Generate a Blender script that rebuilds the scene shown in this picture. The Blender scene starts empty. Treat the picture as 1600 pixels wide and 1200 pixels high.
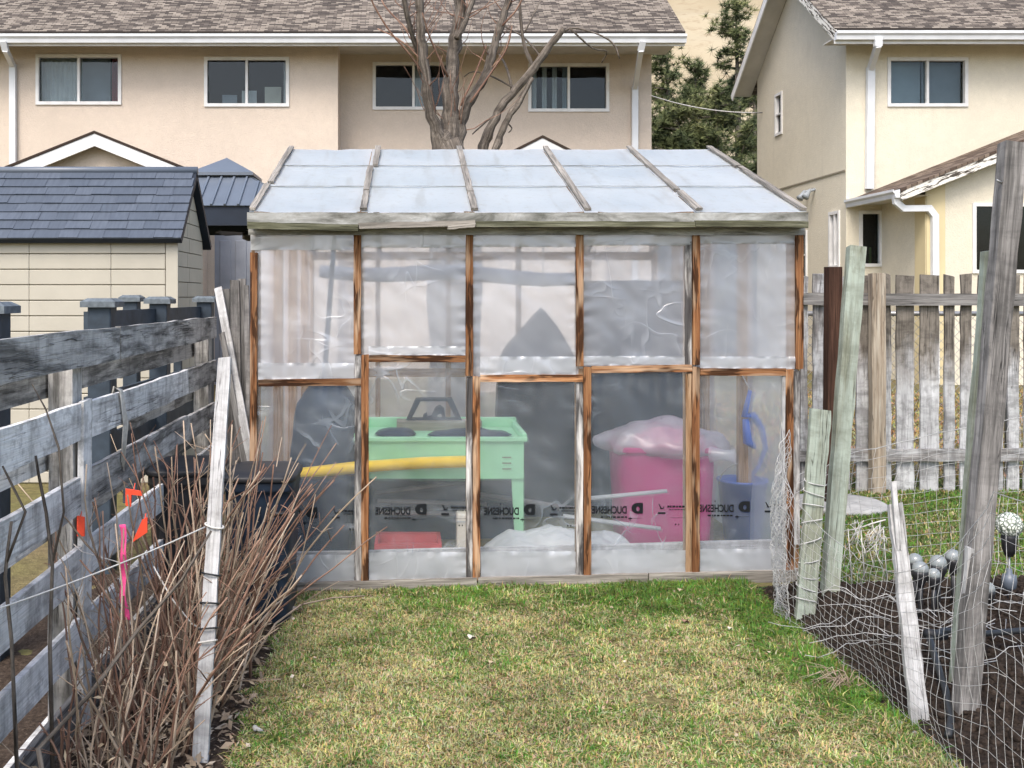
import bpy, math, random
import numpy as np
from mathutils import Vector, Matrix, noise

random.seed(11)
RNG = np.random.default_rng(11)
sc = bpy.context.scene
C = sc.collection

# ------------------------------------------------------------------ camera
F, VX, HY, H = 1600.0, 640.0, 462.0, 1.56      # focal px, depth vanishing point, horizon, eye height
cam_d = bpy.data.cameras.new('camera')
cam = bpy.data.objects.new('camera', cam_d)
C.objects.link(cam)
cam.location = (0, 0, H)
cam.rotation_euler = (math.radians(90), 0, 0)
cam_d.sensor_width = 36.0
cam_d.lens = F / 1600 * 36
cam_d.shift_x = (800 - VX) / 1600
cam_d.shift_y = (HY - 600) / 1600
cam_d.clip_end = 3000
cam_d.clip_start = 0.05
sc.camera = cam

# ------------------------------------------------------------------ sky and sun
SUN_EL, SUN_AZ = math.radians(52), math.radians(202)   # azimuth clockwise from +Y
world = bpy.data.worlds.new('World')
sc.world = world
world.use_nodes = True
wn = world.node_tree
bg = wn.nodes['Background']
sky = wn.nodes.new('ShaderNodeTexSky')
sky.sky_type = 'NISHITA'
sky.sun_disc = False
sky.sun_elevation = SUN_EL
sky.sun_rotation = SUN_AZ
sky.air_density = 1.0
sky.dust_density = 3.2
sky.ozone_density = 1.0
wn.links.new(sky.outputs[0], bg.inputs[0])
bg.inputs[1].default_value = 0.15
sun_d = bpy.data.lights.new('sun', 'SUN')
sun_d.energy = 1.2
sun_d.angle = math.radians(24)
sun_d.color = (1.0, 0.94, 0.86)
sun = bpy.data.objects.new('sun', sun_d)
C.objects.link(sun)
sd = Vector((math.sin(SUN_AZ) * math.cos(SUN_EL), math.cos(SUN_AZ) * math.cos(SUN_EL), math.sin(SUN_EL)))
sun.rotation_euler = (-sd).to_track_quat('-Z', 'Y').to_euler()
sun.location = sd * 30
vs = sc.view_settings
vs.view_transform = 'Standard'
vs.look = 'None'
vs.gamma = 1
vs.use_curve_mapping = False
vs.exposure = 1.17
sc.render.engine = 'CYCLES'
sc.cycles.use_denoising = True
sc.cycles.max_bounces = 10
sc.cycles.transparent_max_bounces = 24
sc.cycles.transmission_bounces = 8
sc.cycles.caustics_reflective = False
sc.cycles.caustics_refractive = False

# ------------------------------------------------------------------ helpers
def gz(x, y=0):
    return max(-0.09, min(0.05, 0.025 * (x - 1.2)))

def P(px, py, Y):
    return Vector(((px - VX) / F * Y, Y, H - (py - HY) / F * Y))

def PX(px, Y): return (px - VX) / F * Y
def PZ(py, Y): return H - (py - HY) / F * Y

def G(px, py):
    z = 0.0
    for _ in range(6):
        Y = F * (H - z) / (py - HY)
        z = gz(PX(px, Y))
    return Vector((PX(px, Y), Y, z))

def wloc(o):
    v = Vector((0, 0, 0))
    while o is not None:
        v += o.location
        o = o.parent
    return v

class MB:
    def __init__(s):
        s.v, s.f, s.g, s.m = [], [], [], []
        s.smooth = []
    def add(s, verts, faces, gc=None, smooth=False):
        b = len(s.v)
        verts = [Vector(p) for p in verts]
        s.v += verts
        s.g += [Vector(q) for q in gc] if gc is not None else verts
        s.f += [tuple(i + b for i in f) for f in faces]
        s.smooth += [smooth] * len(faces)
        return s
    def box(s, a, b):
        (x0, y0, z0), (x1, y1, z1) = a, b
        if x0 > x1: x0, x1 = x1, x0
        if y0 > y1: y0, y1 = y1, y0
        if z0 > z1: z0, z1 = z1, z0
        v = [(x, y, z) for z in (z0, z1) for y in (y0, y1) for x in (x0, x1)]
        return s.add(v, [(0, 2, 3, 1), (4, 5, 7, 6), (0, 1, 5, 4), (2, 6, 7, 3), (0, 4, 6, 2), (1, 3, 7, 5)])
    def bar(s, p0, p1, w, t, up=(0, -1, 0), seg=1, jit=0.0, w1=None):
        """board from p0 to p1; w across, t along 'up'; carries grain coordinates"""
        p0, p1 = Vector(p0), Vector(p1)
        d = (p1 - p0); L = d.length; d.normalize()
        u = Vector(up); u = (u - d * u.dot(d)).normalized()
        sd_ = d.cross(u).normalized()
        ro = Vector((random.uniform(0, 40), random.uniform(0, 9), random.uniform(0, 9)))
        v, g, f = [], [], []
        for i in range(seg + 1):
            k = i / seg
            ww = w + ((w1 - w) * k if w1 is not None else 0)
            c = p0 + d * (L * k)
            j = [random.uniform(-jit, jit) for _ in range(6)]
            for q, (a, b) in enumerate(((-1, -1), (1, -1), (1, 1), (-1, 1))):
                aa = a * ww / 2 + (j[0] if a < 0 else j[1])
                bb = b * t / 2 + j[2] * .5
                along = (j[3] * 2 * a + j[4] * b) if i in (0, seg) else 0
                v.append(c + sd_ * aa + u * bb + d * along)
                g.append(Vector((L * k, aa, bb)) + ro)
        for i in range(seg):
            for q in range(4):
                a, b = i * 4 + q, i * 4 + (q + 1) % 4
                f.append((a, b, b + 4, a + 4))
        f.append((3, 2, 1, 0)); e = seg * 4
        f.append((e, e + 1, e + 2, e + 3))
        return s.add(v, f, g)
    def tube(s, pts, rad, n=6, cap=True, smooth=True):
        pts = [Vector(p) for p in pts]
        if not hasattr(rad, '__len__'): rad = [rad] * len(pts)
        v, g, f = [], [], []
        ro = random.uniform(0, 50); L = 0
        prev = None
        for i, p in enumerate(pts):
            a = pts[max(0, i - 1)]; b = pts[min(len(pts) - 1, i + 1)]
            d = (b - a).normalized() if (b - a).length > 1e-9 else Vector((0, 0, 1))
            if prev is None:
                u = d.orthogonal().normalized()
            else:
                u = (prev - d * prev.dot(d))
                u = u.normalized() if u.length > 1e-6 else d.orthogonal().normalized()
            prev = u
            w = d.cross(u)
            if i: L += (p - pts[i - 1]).length
            for q in range(n):
                an = 2 * math.pi * q / n
                o = (u * math.cos(an) + w * math.sin(an)) * rad[i]
                v.append(p + o); g.append(Vector((L + ro, o.dot(u), o.dot(w) + ro)))
        for i in range(len(pts) - 1):
            for q in range(n):
                a, b = i * n + q, i * n + (q + 1) % n
                f.append((a, b, b + n, a + n))
        if cap:
            f.append(tuple(range(n - 1, -1, -1)))
            e = (len(pts) - 1) * n
            f.append(tuple(range(e, e + n)))
        return s.add(v, f, g, smooth)
    def lathe(s, c, prof, n=16, smooth=True):
        """prof: list of (r,z) about vertical axis through c"""
        c = Vector(c)
        v, f = [], []
        for r, z in prof:
            for q in range(n):
                an = 2 * math.pi * q / n
                v.append(c + Vector((r * math.cos(an), r * math.sin(an), z)))
        for i in range(len(prof) - 1):
            for q in range(n):
                a, b = i * n + q, i * n + (q + 1) % n
                f.append((a, b, b + n, a + n))
        f.append(tuple(range(n - 1, -1, -1)))
        e = (len(prof) - 1) * n
        f.append(tuple(range(e, e + n)))
        return s.add(v, f, None, smooth)
    def grid(s, fn, nu, nv, gfn=None, smooth=True):
        v, g = [], []
        for j in range(nv + 1):
            for i in range(nu + 1):
                p = Vector(fn(i / nu, j / nv)); v.append(p)
                g.append(Vector(gfn(i / nu, j / nv)) if gfn else p)
        f = [(j * (nu + 1) + i, j * (nu + 1) + i + 1, (j + 1) * (nu + 1) + i + 1, (j + 1) * (nu + 1) + i) for j in range(nv) for i in range(nu)]
        return s.add(v, f, g, smooth)
    def poly(s, pts, ext):
        """prism from polygon pts extruded by vector ext"""
        pts = [Vector(p) for p in pts]; e = Vector(ext); n = len(pts)
        f = [tuple(range(n)), tuple(range(2 * n - 1, n - 1, -1))]
        f += [(i, i + n, (i + 1) % n + n, (i + 1) % n) for i in range(n)]
        return s.add(pts + [p + e for p in pts], f)
    def build(s, name, mat, parent=None, smooth=None):
        me = bpy.data.meshes.new(name)
        off = wloc(parent) if parent is not None else Vector((0, 0, 0))
        me.from_pydata([tuple(p - off) for p in s.v], [], s.f)
        at = me.attributes.new('gc', 'FLOAT_VECTOR', 'POINT')
        at.data.foreach_set('vector', [c for q in s.g for c in q])
        sm = s.smooth if smooth is None else [smooth] * len(s.f)
        me.polygons.foreach_set('use_smooth', sm)
        me.materials.append(mat)
        me.update()
        o = bpy.data.objects.new(name, me)
        C.objects.link(o)
        if parent is not None: o.parent = parent
        return o

def tag(o, label, cat, group=None):
    o['label'] = label; o['category'] = cat
    if group: o['group'] = group
    return o

def struct(o):
    o['kind'] = 'structure'
    return o

def thing(name, label, cat, loc=(0, 0, 0), group=None):
    o = bpy.data.objects.new(name, None)
    o.empty_display_size = 0.1
    C.objects.link(o)
    o.location = loc
    return tag(o, label, cat, group)

def bevel(o, w, seg=1):
    m = o.modifiers.new('bevel', 'BEVEL'); m.width = w; m.segments = seg; m.limit_method = 'ANGLE'
    return o

def nz(x, y, z=0.0): return noise.noise(Vector((x, y, z)))

# ------------------------------------------------------------------ materials
class NT:
    def __init__(s, name):
        s.mat = bpy.data.materials.new(name); s.mat.use_nodes = True
        s.t = s.mat.node_tree; s.t.nodes.clear()
        s.out = s.t.nodes.new('ShaderNodeOutputMaterial')
    def n(s, kind, **kw):
        nd = s.t.nodes.new('ShaderNode' + kind)
        for k, v in kw.items():
            if k.startswith('_'): setattr(nd, k[1:], v)
        return nd
    def set(s, sock, v):
        if hasattr(v, 'is_linked') or hasattr(v, 'links'): s.t.links.new(v, sock)
        else: sock.default_value = v
    def coord(s, src='gc', scale=(1, 1, 1)):
        if src == 'gc':
            a = s.n('Attribute'); a.attribute_name = 'gc'; v = a.outputs['Vector']
        else:
            v = s.n('TexCoord').outputs[src]
        m = s.n('Mapping'); m.inputs['Scale'].default_value = scale
        s.t.links.new(v, m.inputs['Vector'])
        return m.outputs[0]
    def noise(s, vec, scale, detail=4, rough=.55, dist=0):
        n = s.n('TexNoise'); s.t.links.new(vec, n.inputs['Vector'])
        n.inputs['Scale'].default_value = scale; n.inputs['Detail'].default_value = detail
        n.inputs['Roughness'].default_value = rough; n.inputs['Distortion'].default_value = dist
        return n.outputs['Fac']
    def ramp(s, fac, stops):
        r = s.n('ValToRGB'); s.t.links.new(fac, r.inputs[0])
        e = r.color_ramp.elements
        while len(e) < len(stops): e.new(0.5)
        for q, (p, c) in zip(e, stops):
            q.position = p
            q.color = (c, c, c, 1) if not hasattr(c, '__len__') else (*c[:3], 1)
        return r.outputs[0]
    def mix(s, fac, a, b, mode='MIX'):
        m = s.n('Mix'); m.data_type = 'RGBA'; m.blend_type = mode
        s.set(m.inputs[0], fac)
        for sock, v in ((m.inputs[6], a), (m.inputs[7], b)):
            if isinstance(v, tuple): sock.default_value = (*v[:3], 1)
            else: s.t.links.new(v, sock)
        return m.outputs[2]
    def math(s, op, a, b=0.5):
        m = s.n('Math'); m.operation = op
        s.set(m.inputs[0], a); s.set(m.inputs[1], b)
        return m.outputs[0]
    def bump(s, h, dist=.01, strength=.5):
        b = s.n('Bump'); s.t.links.new(h, b.inputs['Height'])
        b.inputs['Distance'].default_value = dist; b.inputs['Strength'].default_value = strength
        return b.outputs[0]
    def pbr(s, col, rough=.7, bump=None, metal=0, spec=.3, **kw):
        p = s.n('BsdfPrincipled')
        if isinstance(col, tuple): p.inputs['Base Color'].default_value = (*col[:3], 1)
        else: s.t.links.new(col, p.inputs['Base Color'])
        s.set(p.inputs['Roughness'], rough)
        p.inputs['Metallic'].default_value = metal
        p.inputs['Specular IOR Level'].default_value = spec
        if bump is not None: s.t.links.new(bump, p.inputs['Normal'])
        for k, v in kw.items(): s.set(p.inputs[k.replace('_', ' ')], v)
        return p.outputs[0]
    def done(s, sh):
        s.t.links.new(sh, s.out.inputs['Surface'])
        return s.mat

M = {}
def wood(name, dark, mid, light, patch=None, patch_amt=0.5, fine=45, rings=False, k=.74, stain=0.0, low=None):
    dark, mid, light = [tuple(c * k for c in q) for q in (dark, mid, light)]
    if patch is not None: patch = tuple(c * k for c in patch)
    t = NT(name)
    v = t.coord('gc', (1.6, 26, 26))
    g = t.noise(v, 1.6, 6, .65, .12)
    v2 = t.coord('gc', (3.5, fine * 3, fine * 3))
    g2 = t.noise(v2, 1.0, 3, .6)
    col = t.ramp(g, [(.30, dark), (.48, mid), (.68, light)])
    col = t.mix(t.ramp(g2, [(.40, .40), (.52, 0.0)]), col, tuple(c * .5 for c in dark))
    if rings:
        w = t.n('TexWave'); w.wave_type = 'BANDS'; w.bands_direction = 'Y'
        t.t.links.new(t.coord('gc', (2.4, 30, 30)), w.inputs['Vector'])
        w.inputs['Scale'].default_value = 1.3; w.inputs['Distortion'].default_value = 7; w.inputs['Detail'].default_value = 1.5
        w.inputs['Detail Scale'].default_value = .7
        col = t.mix(t.ramp(w.outputs['Fac'], [(.25, .5), (.5, 0.0)]), col, dark)
        b = t.noise(t.coord('gc', (3.2, 22, 22)), 1.3, 3)
        col = t.mix(t.ramp(b, [(.505, 0.0), (.57, .85)]), col, tuple(c * .22 for c in dark))
        b2 = t.noise(t.coord('gc', (2.0, 16, 16)), 1.7, 2)
        col = t.mix(t.ramp(b2, [(.52, 0.0), (.66, .6)]), col, (.55, .40, .27))
        oi = t.n('ObjectInfo')
        col = t.mix(1.0, col, t.ramp(oi.outputs['Random'], [(.0, (.70, .66, .62)), (.5, (1.0, 1.0, 1.0)), (1.0, (1.3, 1.25, 1.2))]), 'MULTIPLY')
    if patch is not None:
        pn = t.noise(t.coord('gc', (2.2, 12, 12)), 1.2, 5, .6, .3)
        lo = .72 - patch_amt * .5
        pf = t.ramp(pn, [(lo - .09, 0.0), (lo + .07, .92)])
        pc = t.mix(t.ramp(g2, [(.4, .35), (.6, 0.0)]), patch, tuple(c * .6 for c in patch))
        col = t.mix(pf, col, pc)
    if stain:
        sn = t.noise(t.coord('gc', (9, 2.2, 2.2)), 1.0, 5, .65, .4)
        col = t.mix(t.ramp(sn, [(.48, 0.0), (.66, stain)]), col, tuple(c * .75 for c in dark))
        sn2 = t.noise(t.coord('gc', (14, 14, 14)), 1.0, 6, .7, .2)
        col = t.mix(t.ramp(sn2, [(.50, 0.0), (.62, stain * .8)]), col, tuple(c * .9 for c in dark))
    big = t.noise(t.coord('gc', (.9, 3, 3)), 1.0, 2)
    col = t.mix(1.0, col, t.ramp(big, [(.3, .72), (.7, 1.12)]), 'MULTIPLY')
    ck = t.noise(t.coord('gc', (1.1, 34, 34)), 1.0, 3, .5, .15)      # drying cracks along the grain
    ckm = t.ramp(t.noise(t.coord('gc', (1.6, 5, 5)), 1.0, 2), [(.45, 0.0), (.6, 1.0)])
    ckf = t.math('MULTIPLY', t.ramp(ck, [(.488, 0.0), (.5, .9), (.512, 0.0)]), ckm)
    col = t.mix(ckf, col, tuple(c * .25 for c in dark))
    if low:                                                          # lime bloom left by sprinklers low on the boards
        sz = t.n('SeparateXYZ'); t.t.links.new(t.coord('Object'), sz.inputs[0])
        f = t.math('ADD', sz.outputs['Z'], t.math('MULTIPLY', t.noise(t.coord('gc', (3, 9, 9)), 1.0, 5, .6), 1.1))
        f = t.ramp(t.math('MULTIPLY', f, .5), [(.66, 1.0), (.86, 0.0)])
        col = t.mix(f, t.mix(1.0, col, low, 'MULTIPLY'), col)
    h = t.math('SUBTRACT', t.math('ADD', g, t.math('MULTIPLY', g2, .8)), t.math('MULTIPLY', ckf, 1.5))
    M[name] = t.done(t.pbr(col, .82, t.bump(h, .004, .7), spec=.18))

wood('cedar', (.13, .05, .020), (.33, .15, .065), (.52, .29, .14), rings=True, k=.85)
wood('cedar_pale', (.28, .14, .06), (.52, .33, .19), (.66, .48, .32), rings=False)
wood('grey_wood', (.10, .095, .09), (.25, .24, .23), (.42, .41, .39))
wood('dark_grey_wood', (.07, .068, .065), (.21, .20, .19), (.36, .345, .33), stain=.5, k=1.0)
wood('fence_dark', (.055, .053, .05), (.14, .137, .13), (.26, .255, .245), patch=(.48, .47, .45), patch_amt=.45, stain=.35, k=1.25)
wood('fence_white', (.155, .15, .145), (.42, .41, .40), (.62, .61, .60), patch=(.71, .71, .70), patch_amt=.6, k=1.2, stain=.55)
wood('picket', (.10, .095, .09), (.25, .24, .235), (.44, .43, .42), patch=(.52, .53, .54), patch_amt=.35, stain=.5, k=.95)
wood('picket_white', (.22, .22, .22), (.46, .46, .47), (.64, .65, .66), patch=(.62, .63, .64), patch_amt=.5, stain=.65, k=.86, low=(.42, .37, .31))
wood('mint_wood', (.19, .20, .14), (.35, .375, .29), (.49, .515, .43), patch=(.50, .575, .49), patch_amt=.45, stain=.35)
wood('tan_wood', (.30, .22, .15), (.52, .44, .34), (.66, .60, .50))
wood('white_stake', (.26, .25, .24), (.50, .50, .49), (.70, .70, .69), patch=(.66, .66, .66), patch_amt=.45, stain=.5, k=.9)
wood('brown_post', (.035, .018, .012), (.085, .042, .028), (.14, .075, .05))
wood('green_wood', (.05, .05, .03), (.16, .16, .10), (.34, .34, .25))
wood('lath', (.16, .15, .13), (.34, .31, .27), (.55, .51, .45))
wood('bark', (.045, .037, .030), (.16, .135, .11), (.33, .285, .24), k=.9, stain=.5)
wood('cane', (.11, .054, .040), (.255, .15, .108), (.43, .295, .215), fine=20, k=1.0)
wood('pale_cane', (.26, .19, .13), (.44, .34, .25), (.60, .50, .40), fine=20, k=.95)
wood('peel', (.12, .10, .09), (.62, .60, .57), (.80, .79, .77), patch=(.04, .036, .036), patch_amt=.46, k=1.0)
wood('tan_post', (.16, .10, .04), (.30, .21, .09), (.42, .31, .15))

def plain(name, col, rough=.6, var=.15, scale=8, spec=.3, bumpd=0.0, metal=0, src='Object'):
    t = NT(name)
    v = t.coord(src)
    n1 = t.noise(v, scale, 4)
    c = t.mix(t.ramp(n1, [(.3, 0.0), (.7, 1.0)]), tuple(x * (1 - var) for x in col), tuple(min(1, x * (1 + var)) for x in col))
    b = t.bump(t.noise(v, scale * 4, 4), bumpd, .6) if bumpd else None
    M[name] = t.done(t.pbr(c, rough, b, metal, spec))

plain('white_metal', (.62, .64, .66), .45, .08, 3)
plain('white_trim', (.66, .66, .65), .55, .12, 4)
plain('soffit', (.52, .50, .46), .7, .1, 3)
plain('dark_blue_post', (.035, .05, .068), .6, .35, 9)
plain('post_cap', (.11, .13, .145), .6, .4, 20)
plain('shed_wall', (.42, .395, .33), .6, .06, 3, bumpd=.002)
plain('shed_side', (.46, .42, .33), .6, .06, 3, bumpd=.002)
plain('shed_gap', (.24, .215, .16), .8, .1, 3)
plain('metal_roof', (.105, .125, .155), .38, .1, 2, .5)
plain('gazebo_dark', (.010, .016, .028), .55, .2, 3)
plain('curtain_grey', (.26, .28, .32), .9, .12, 3)
plain('mint_metal', (.38, .76, .44), .42, .10, 5, .4)
plain('yellow_foam', (.92, .60, .04), .8, .12, 14, .15, .004)
plain('magenta_plastic', (.46, .012, .16), .42, .12, 5, .4)
plain('blue_plastic', (.05, .12, .45), .4, .15, 5, .4)
plain('navy_plastic', (.009, .018, .034), .5, .35, 12, .35)
plain('black_plastic', (.016, .017, .02), .5, .3, 12, .35)
plain('tarp', (.009, .024, .050), .7, .3, 4, .25, .003)
plain('dark_tarp', (.005, .014, .030), .7, .3, 4, .25, .003)
plain('white_plastic', (.44, .46, .46), .5, .1, 7, .3)
plain('red_plastic', (.55, .07, .08), .45, .12, 7)
plain('string', (.62, .60, .56), .9, .15, 30)
plain('net', (.45, .45, .44), .65, .25, 30)
plain('wire', (.30, .30, .30), .45, .2, 30, .5, metal=.6)
plain('black_rubber', (.018, .02, .022), .45, .3, 30, .4)
plain('pink_ribbon', (.90, .10, .30), .6, .1, 20)
plain('orange_tag', (.85, .09, .04), .55, .1, 20)
plain('black_metal', (.02, .02, .022), .4, .3, 30, .4)
plain('stone_disc', (.34, .34, .33), .85, .2, 9, .2, .004)
plain('black_ink', (.012, .014, .016), .8, .1, 3, .1)
plain('dark_room', (.008, .009, .012), .95, .2, 1)
plain('blind', (.40, .46, .50), .8, .08, 3)
plain('white_curtain', (.70, .70, .69), .9, .1, 3)
plain('red_curtain', (.30, .05, .06), .9, .1, 3)
plain('paper', (.62, .57, .48), .9, .1, 3)
plain('grey_card', (.30, .33, .36), .9, .1, 3)
plain('yellow_trim', (.60, .51, .31), .8, .06, 2)
plain('dry_leaf', (.40, .32, .22), .9, .5, 3, .15)
plain('green_leaf', (.06, .10, .03), .8, .4, 3)
plain('cinder', (.22, .21, .20), .9, .2, 12, .2, .004)
plain('rope', (.50, .49, .46), .9, .2, 40)
plain('clear_bulb', (.22, .24, .24), .12, .2, 25, .6)

def peeling():
    t = NT('peeling_paint'); v = t.coord('gc', (1.2, 8, 8))
    n = t.noise(v, 4, 6, .6, .4)
    c = t.ramp(n, [(.44, (.06, .05, .04)), (.50, (.70, .68, .62))])
    M['peeling_paint'] = t.done(t.pbr(c, .7, t.bump(n, .004, .4), spec=.2))
peeling()

def stucco(name, col):
    t = NT(name); v = t.coord('Object')
    a = t.noise(v, .35, 3); b = t.noise(v, 2.2, 5, .65); c = t.noise(v, 38, 4, .7)
    k = t.mix(t.ramp(a, [(.3, 0.0), (.7, 1.0)]), tuple(x * .92 for x in col), tuple(min(1, x * 1.06) for x in col))
    k = t.mix(t.ramp(b, [(.32, .35), (.5, 0.0)]), k, tuple(x * .84 for x in col))
    md = t.noise(v, 7, 5, .7, .5)
    k = t.mix(t.ramp(md, [(.36, .45), (.52, 0.0)]), k, tuple(x * .9 for x in col))
    k = t.mix(t.ramp(md, [(.56, 0.0), (.72, .5)]), k, tuple(min(1, x * 1.12) for x in col))
    sv = t.noise(t.coord('Object', (2.5, 2.5, .18)), 1.6, 4, .6)     # rain streaks
    k = t.mix(t.ramp(sv, [(.58, 0.0), (.78, .22)]), k, tuple(x * .72 for x in col))
    k = t.mix(t.ramp(c, [(.3, .25), (.6, 0.0)]), k, tuple(x * .7 for x in col))
    M[name] = t.done(t.pbr(k, .92, t.bump(t.math('ADD', c, t.math('MULTIPLY', md, .5)), .018, .6), spec=.12))
stucco('stucco_beige', (.60, .515, .43))
stucco('stucco_cream', (.68, .63, .51))

def shingles(name, c1, c2, c3, bw, rh):
    t = NT(name)
    br = t.n('TexBrick'); t.t.links.new(t.coord('gc'), br.inputs['Vector'])
    br.offset = .37; br.inputs['Scale'].default_value = 1
    br.inputs['Brick Width'].default_value = bw; br.inputs['Row Height'].default_value = rh
    br.inputs['Mortar Size'].default_value = rh * .07
    br.inputs['Color1'].default_value = (0, 0, 0, 1); br.inputs['Color2'].default_value = (1, 1, 1, 1)
    br.inputs['Mortar'].default_value = (0.0, 0, 0, 1)
    br.inputs['Bias'].default_value = 0
    col = t.ramp(br.outputs['Color'], [(.15, c1), (.5, c2), (.85, c3)])
    col = t.mix(t.ramp(br.outputs['Fac'], [(.2, 0.0), (.8, .7)]), col, tuple(x * .35 for x in c1))
    big = t.noise(t.coord('gc'), .8, 3)
    col = t.mix(1.0, col, t.ramp(big, [(.3, .85), (.7, 1.1)]), 'MULTIPLY')
    gr = t.noise(t.coord('gc'), 90, 3)
    col = t.mix(1.0, col, t.ramp(gr, [(.3, .8), (.7, 1.15)]), 'MULTIPLY')
    h = t.math('SUBTRACT', br.outputs['Color'], br.outputs['Fac'])
    M[name] = t.done(t.pbr(col, .93, t.bump(h, .012, .6), spec=.1))
shingles('shingle_brown', (.07, .060, .053), (.155, .132, .112), (.27, .235, .195), .15, .060)
shingles('shingle_dark', (.085, .062, .05), (.15, .115, .09), (.21, .165, .13), .3, .10)

def shed_shingle():
    t = NT('shed_shingle')
    n = t.noise(t.coord('gc', (40, 6, 6)), 1, 3)
    oi = t.n('ObjectInfo')
    c = t.mix(oi.outputs['Random'], (.066, .082, .108), (.088, .106, .136))
    c = t.mix(t.ramp(n, [(.35, .5), (.65, 0.0)]), c, (.045, .055, .075))
    M['shed_shingle'] = t.done(t.pbr(c, .55, t.bump(n, .003, .5), spec=.3))
shed_shingle()

def film(name, tr, body, tint=(.80, .81, .85), wr=1.0, blur=.2):
    """polyethylene sheet: part clear, part milky, glossy and creased"""
    t = NT(name)
    v = t.coord('gc')
    n1 = t.noise(v, 2.2, 2, .5, .8)
    n3 = t.noise(v, 1.7, 2, .5, .5)
    # sharp creases: thin ridges that break up across the sheet
    c1 = t.noise(t.coord('gc', (1.5, 1, 3.2)), 1.9, 1, .4, .6)
    c2 = t.noise(t.coord('gc', (3.6, 1, 1.6)), 1.7, 1, .4, .6)
    r1 = t.ramp(c1, [(.44, 0.0), (.50, 1.0), (.515, 0.0)]); r2 = t.ramp(c2, [(.45, 0.0), (.50, 1.0), (.512, 0.0)])
    msk = t.ramp(t.noise(v, 3.1, 2), [(.50, 0.0), (.72, 1.0)])
    cr = t.math('MULTIPLY', t.math('MAXIMUM', r1, r2), msk)
    h = t.math('ADD', t.math('MULTIPLY', n1, .6), t.math('MULTIPLY', cr, .18))
    bp = t.bump(h, .03 * wr, .6)
    tra = t.n('BsdfTransparent'); tra.inputs[0].default_value = (.97, .98, 1, 1)
    dif = t.n('BsdfDiffuse'); dif.inputs[0].default_value = (*tint, 1); t.t.links.new(bp, dif.inputs['Normal'])
    trl = t.n('BsdfTranslucent'); trl.inputs[0].default_value = (*tint, 1); t.t.links.new(bp, trl.inputs['Normal'])
    glo = t.n('BsdfGlossy'); glo.inputs['Roughness'].default_value = .28; t.t.links.new(bp, glo.inputs['Normal'])
    glo.inputs[0].default_value = (1, 1, 1, 1)
    m1 = t.n('MixShader'); m1.inputs[0].default_value = .45
    t.t.links.new(dif.outputs[0], m1.inputs[1]); t.t.links.new(trl.outputs[0], m1.inputs[2])
    ref = t.n('BsdfRefraction'); ref.inputs['IOR'].default_value = 1.08; ref.inputs['Roughness'].default_value = .25
    ref.inputs[0].default_value = (.97, .98, 1, 1)
    m0 = t.n('MixShader'); m0.inputs[0].default_value = blur          # part of the view is scattered by the sheet
    t.t.links.new(tra.outputs[0], m0.inputs[1]); t.t.links.new(ref.outputs[0], m0.inputs[2])
    m2 = t.n('MixShader')
    # milkiness varies over the sheet with creases and condensation
    fac = t.ramp(t.math('ADD', t.math('MULTIPLY', n3, .6), t.math('MULTIPLY', n1, .4)), [(.35, 1 - tr - .06), (.65, 1 - tr + .06)])
    fac = t.math('ADD', fac, t.math('MULTIPLY', cr, .17))
    t.t.links.new(fac, m2.inputs[0])
    t.t.links.new(m0.outputs[0], m2.inputs[1]); t.t.links.new(m1.outputs[0], m2.inputs[2])
    m3 = t.n('MixShader'); m3.inputs[0].default_value = .065
    t.t.links.new(m2.outputs[0], m3.inputs[1]); t.t.links.new(glo.outputs[0], m3.inputs[2])
    M[name] = t.done(m3.outputs[0])
film('film', .69, .3, (.80, .84, .92))
film('film_lower', .855, .3, (.68, .78, .88))
film('film_double', .52, .5, (.72, .75, .78))
film('film_valance', .16, .5, (.50, .52, .52))
film('film_back', .55, .3, (.82, .85, .92), 1.0, .0)
film('bag_film', .50, .5, (.84, .84, .85), .6, .3)

def roof_film():
    t = NT('roof_film'); v = t.coord('gc')
    n1 = t.noise(v, 6, 4, .6, .8); n2 = t.noise(v, 1.6, 3); n3 = t.noise(v, 22, 4, .65)
    c = t.mix(t.ramp(n2, [(.35, 0.0), (.65, 1.0)]), (.58, .665, .73), (.69, .76, .81))
    c = t.mix(t.ramp(n3, [(.54, 0.0), (.70, .5)]), c, (.42, .42, .38))
    n4 = t.noise(t.coord('gc', (11, 1.4, 1)), 1.3, 4, .6, .3)
    c = t.mix(t.ramp(n4, [(.54, 0.0), (.72, .45)]), c, (.40, .41, .39))
    bp = t.bump(n1, .02, .4)
    d = t.pbr(c, .5, bp, spec=.3)
    tl = t.n('BsdfTranslucent'); tl.inputs[0].default_value = (.90, .92, .95, 1)
    m = t.n('MixShader'); m.inputs[0].default_value = .55
    t.t.links.new(d, m.inputs[1]); t.t.links.new(tl.outputs[0], m.inputs[2])
    M['roof_film'] = t.done(m.outputs[0])
    t = NT('fascia_film'); v = t.coord('gc')
    n1 = t.noise(v, 7, 5, .6, .8); n2 = t.noise(t.coord('gc', (2, 9, 9)), 2, 5, .65, .5)
    c = t.ramp(n2, [(.35, (.10, .10, .085)), (.52, (.27, .27, .25)), (.7, (.44, .45, .44))])
    M['fascia_film'] = t.done(t.pbr(c, .5, t.bump(n1, .02, .6), spec=.35))
roof_film()

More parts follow.
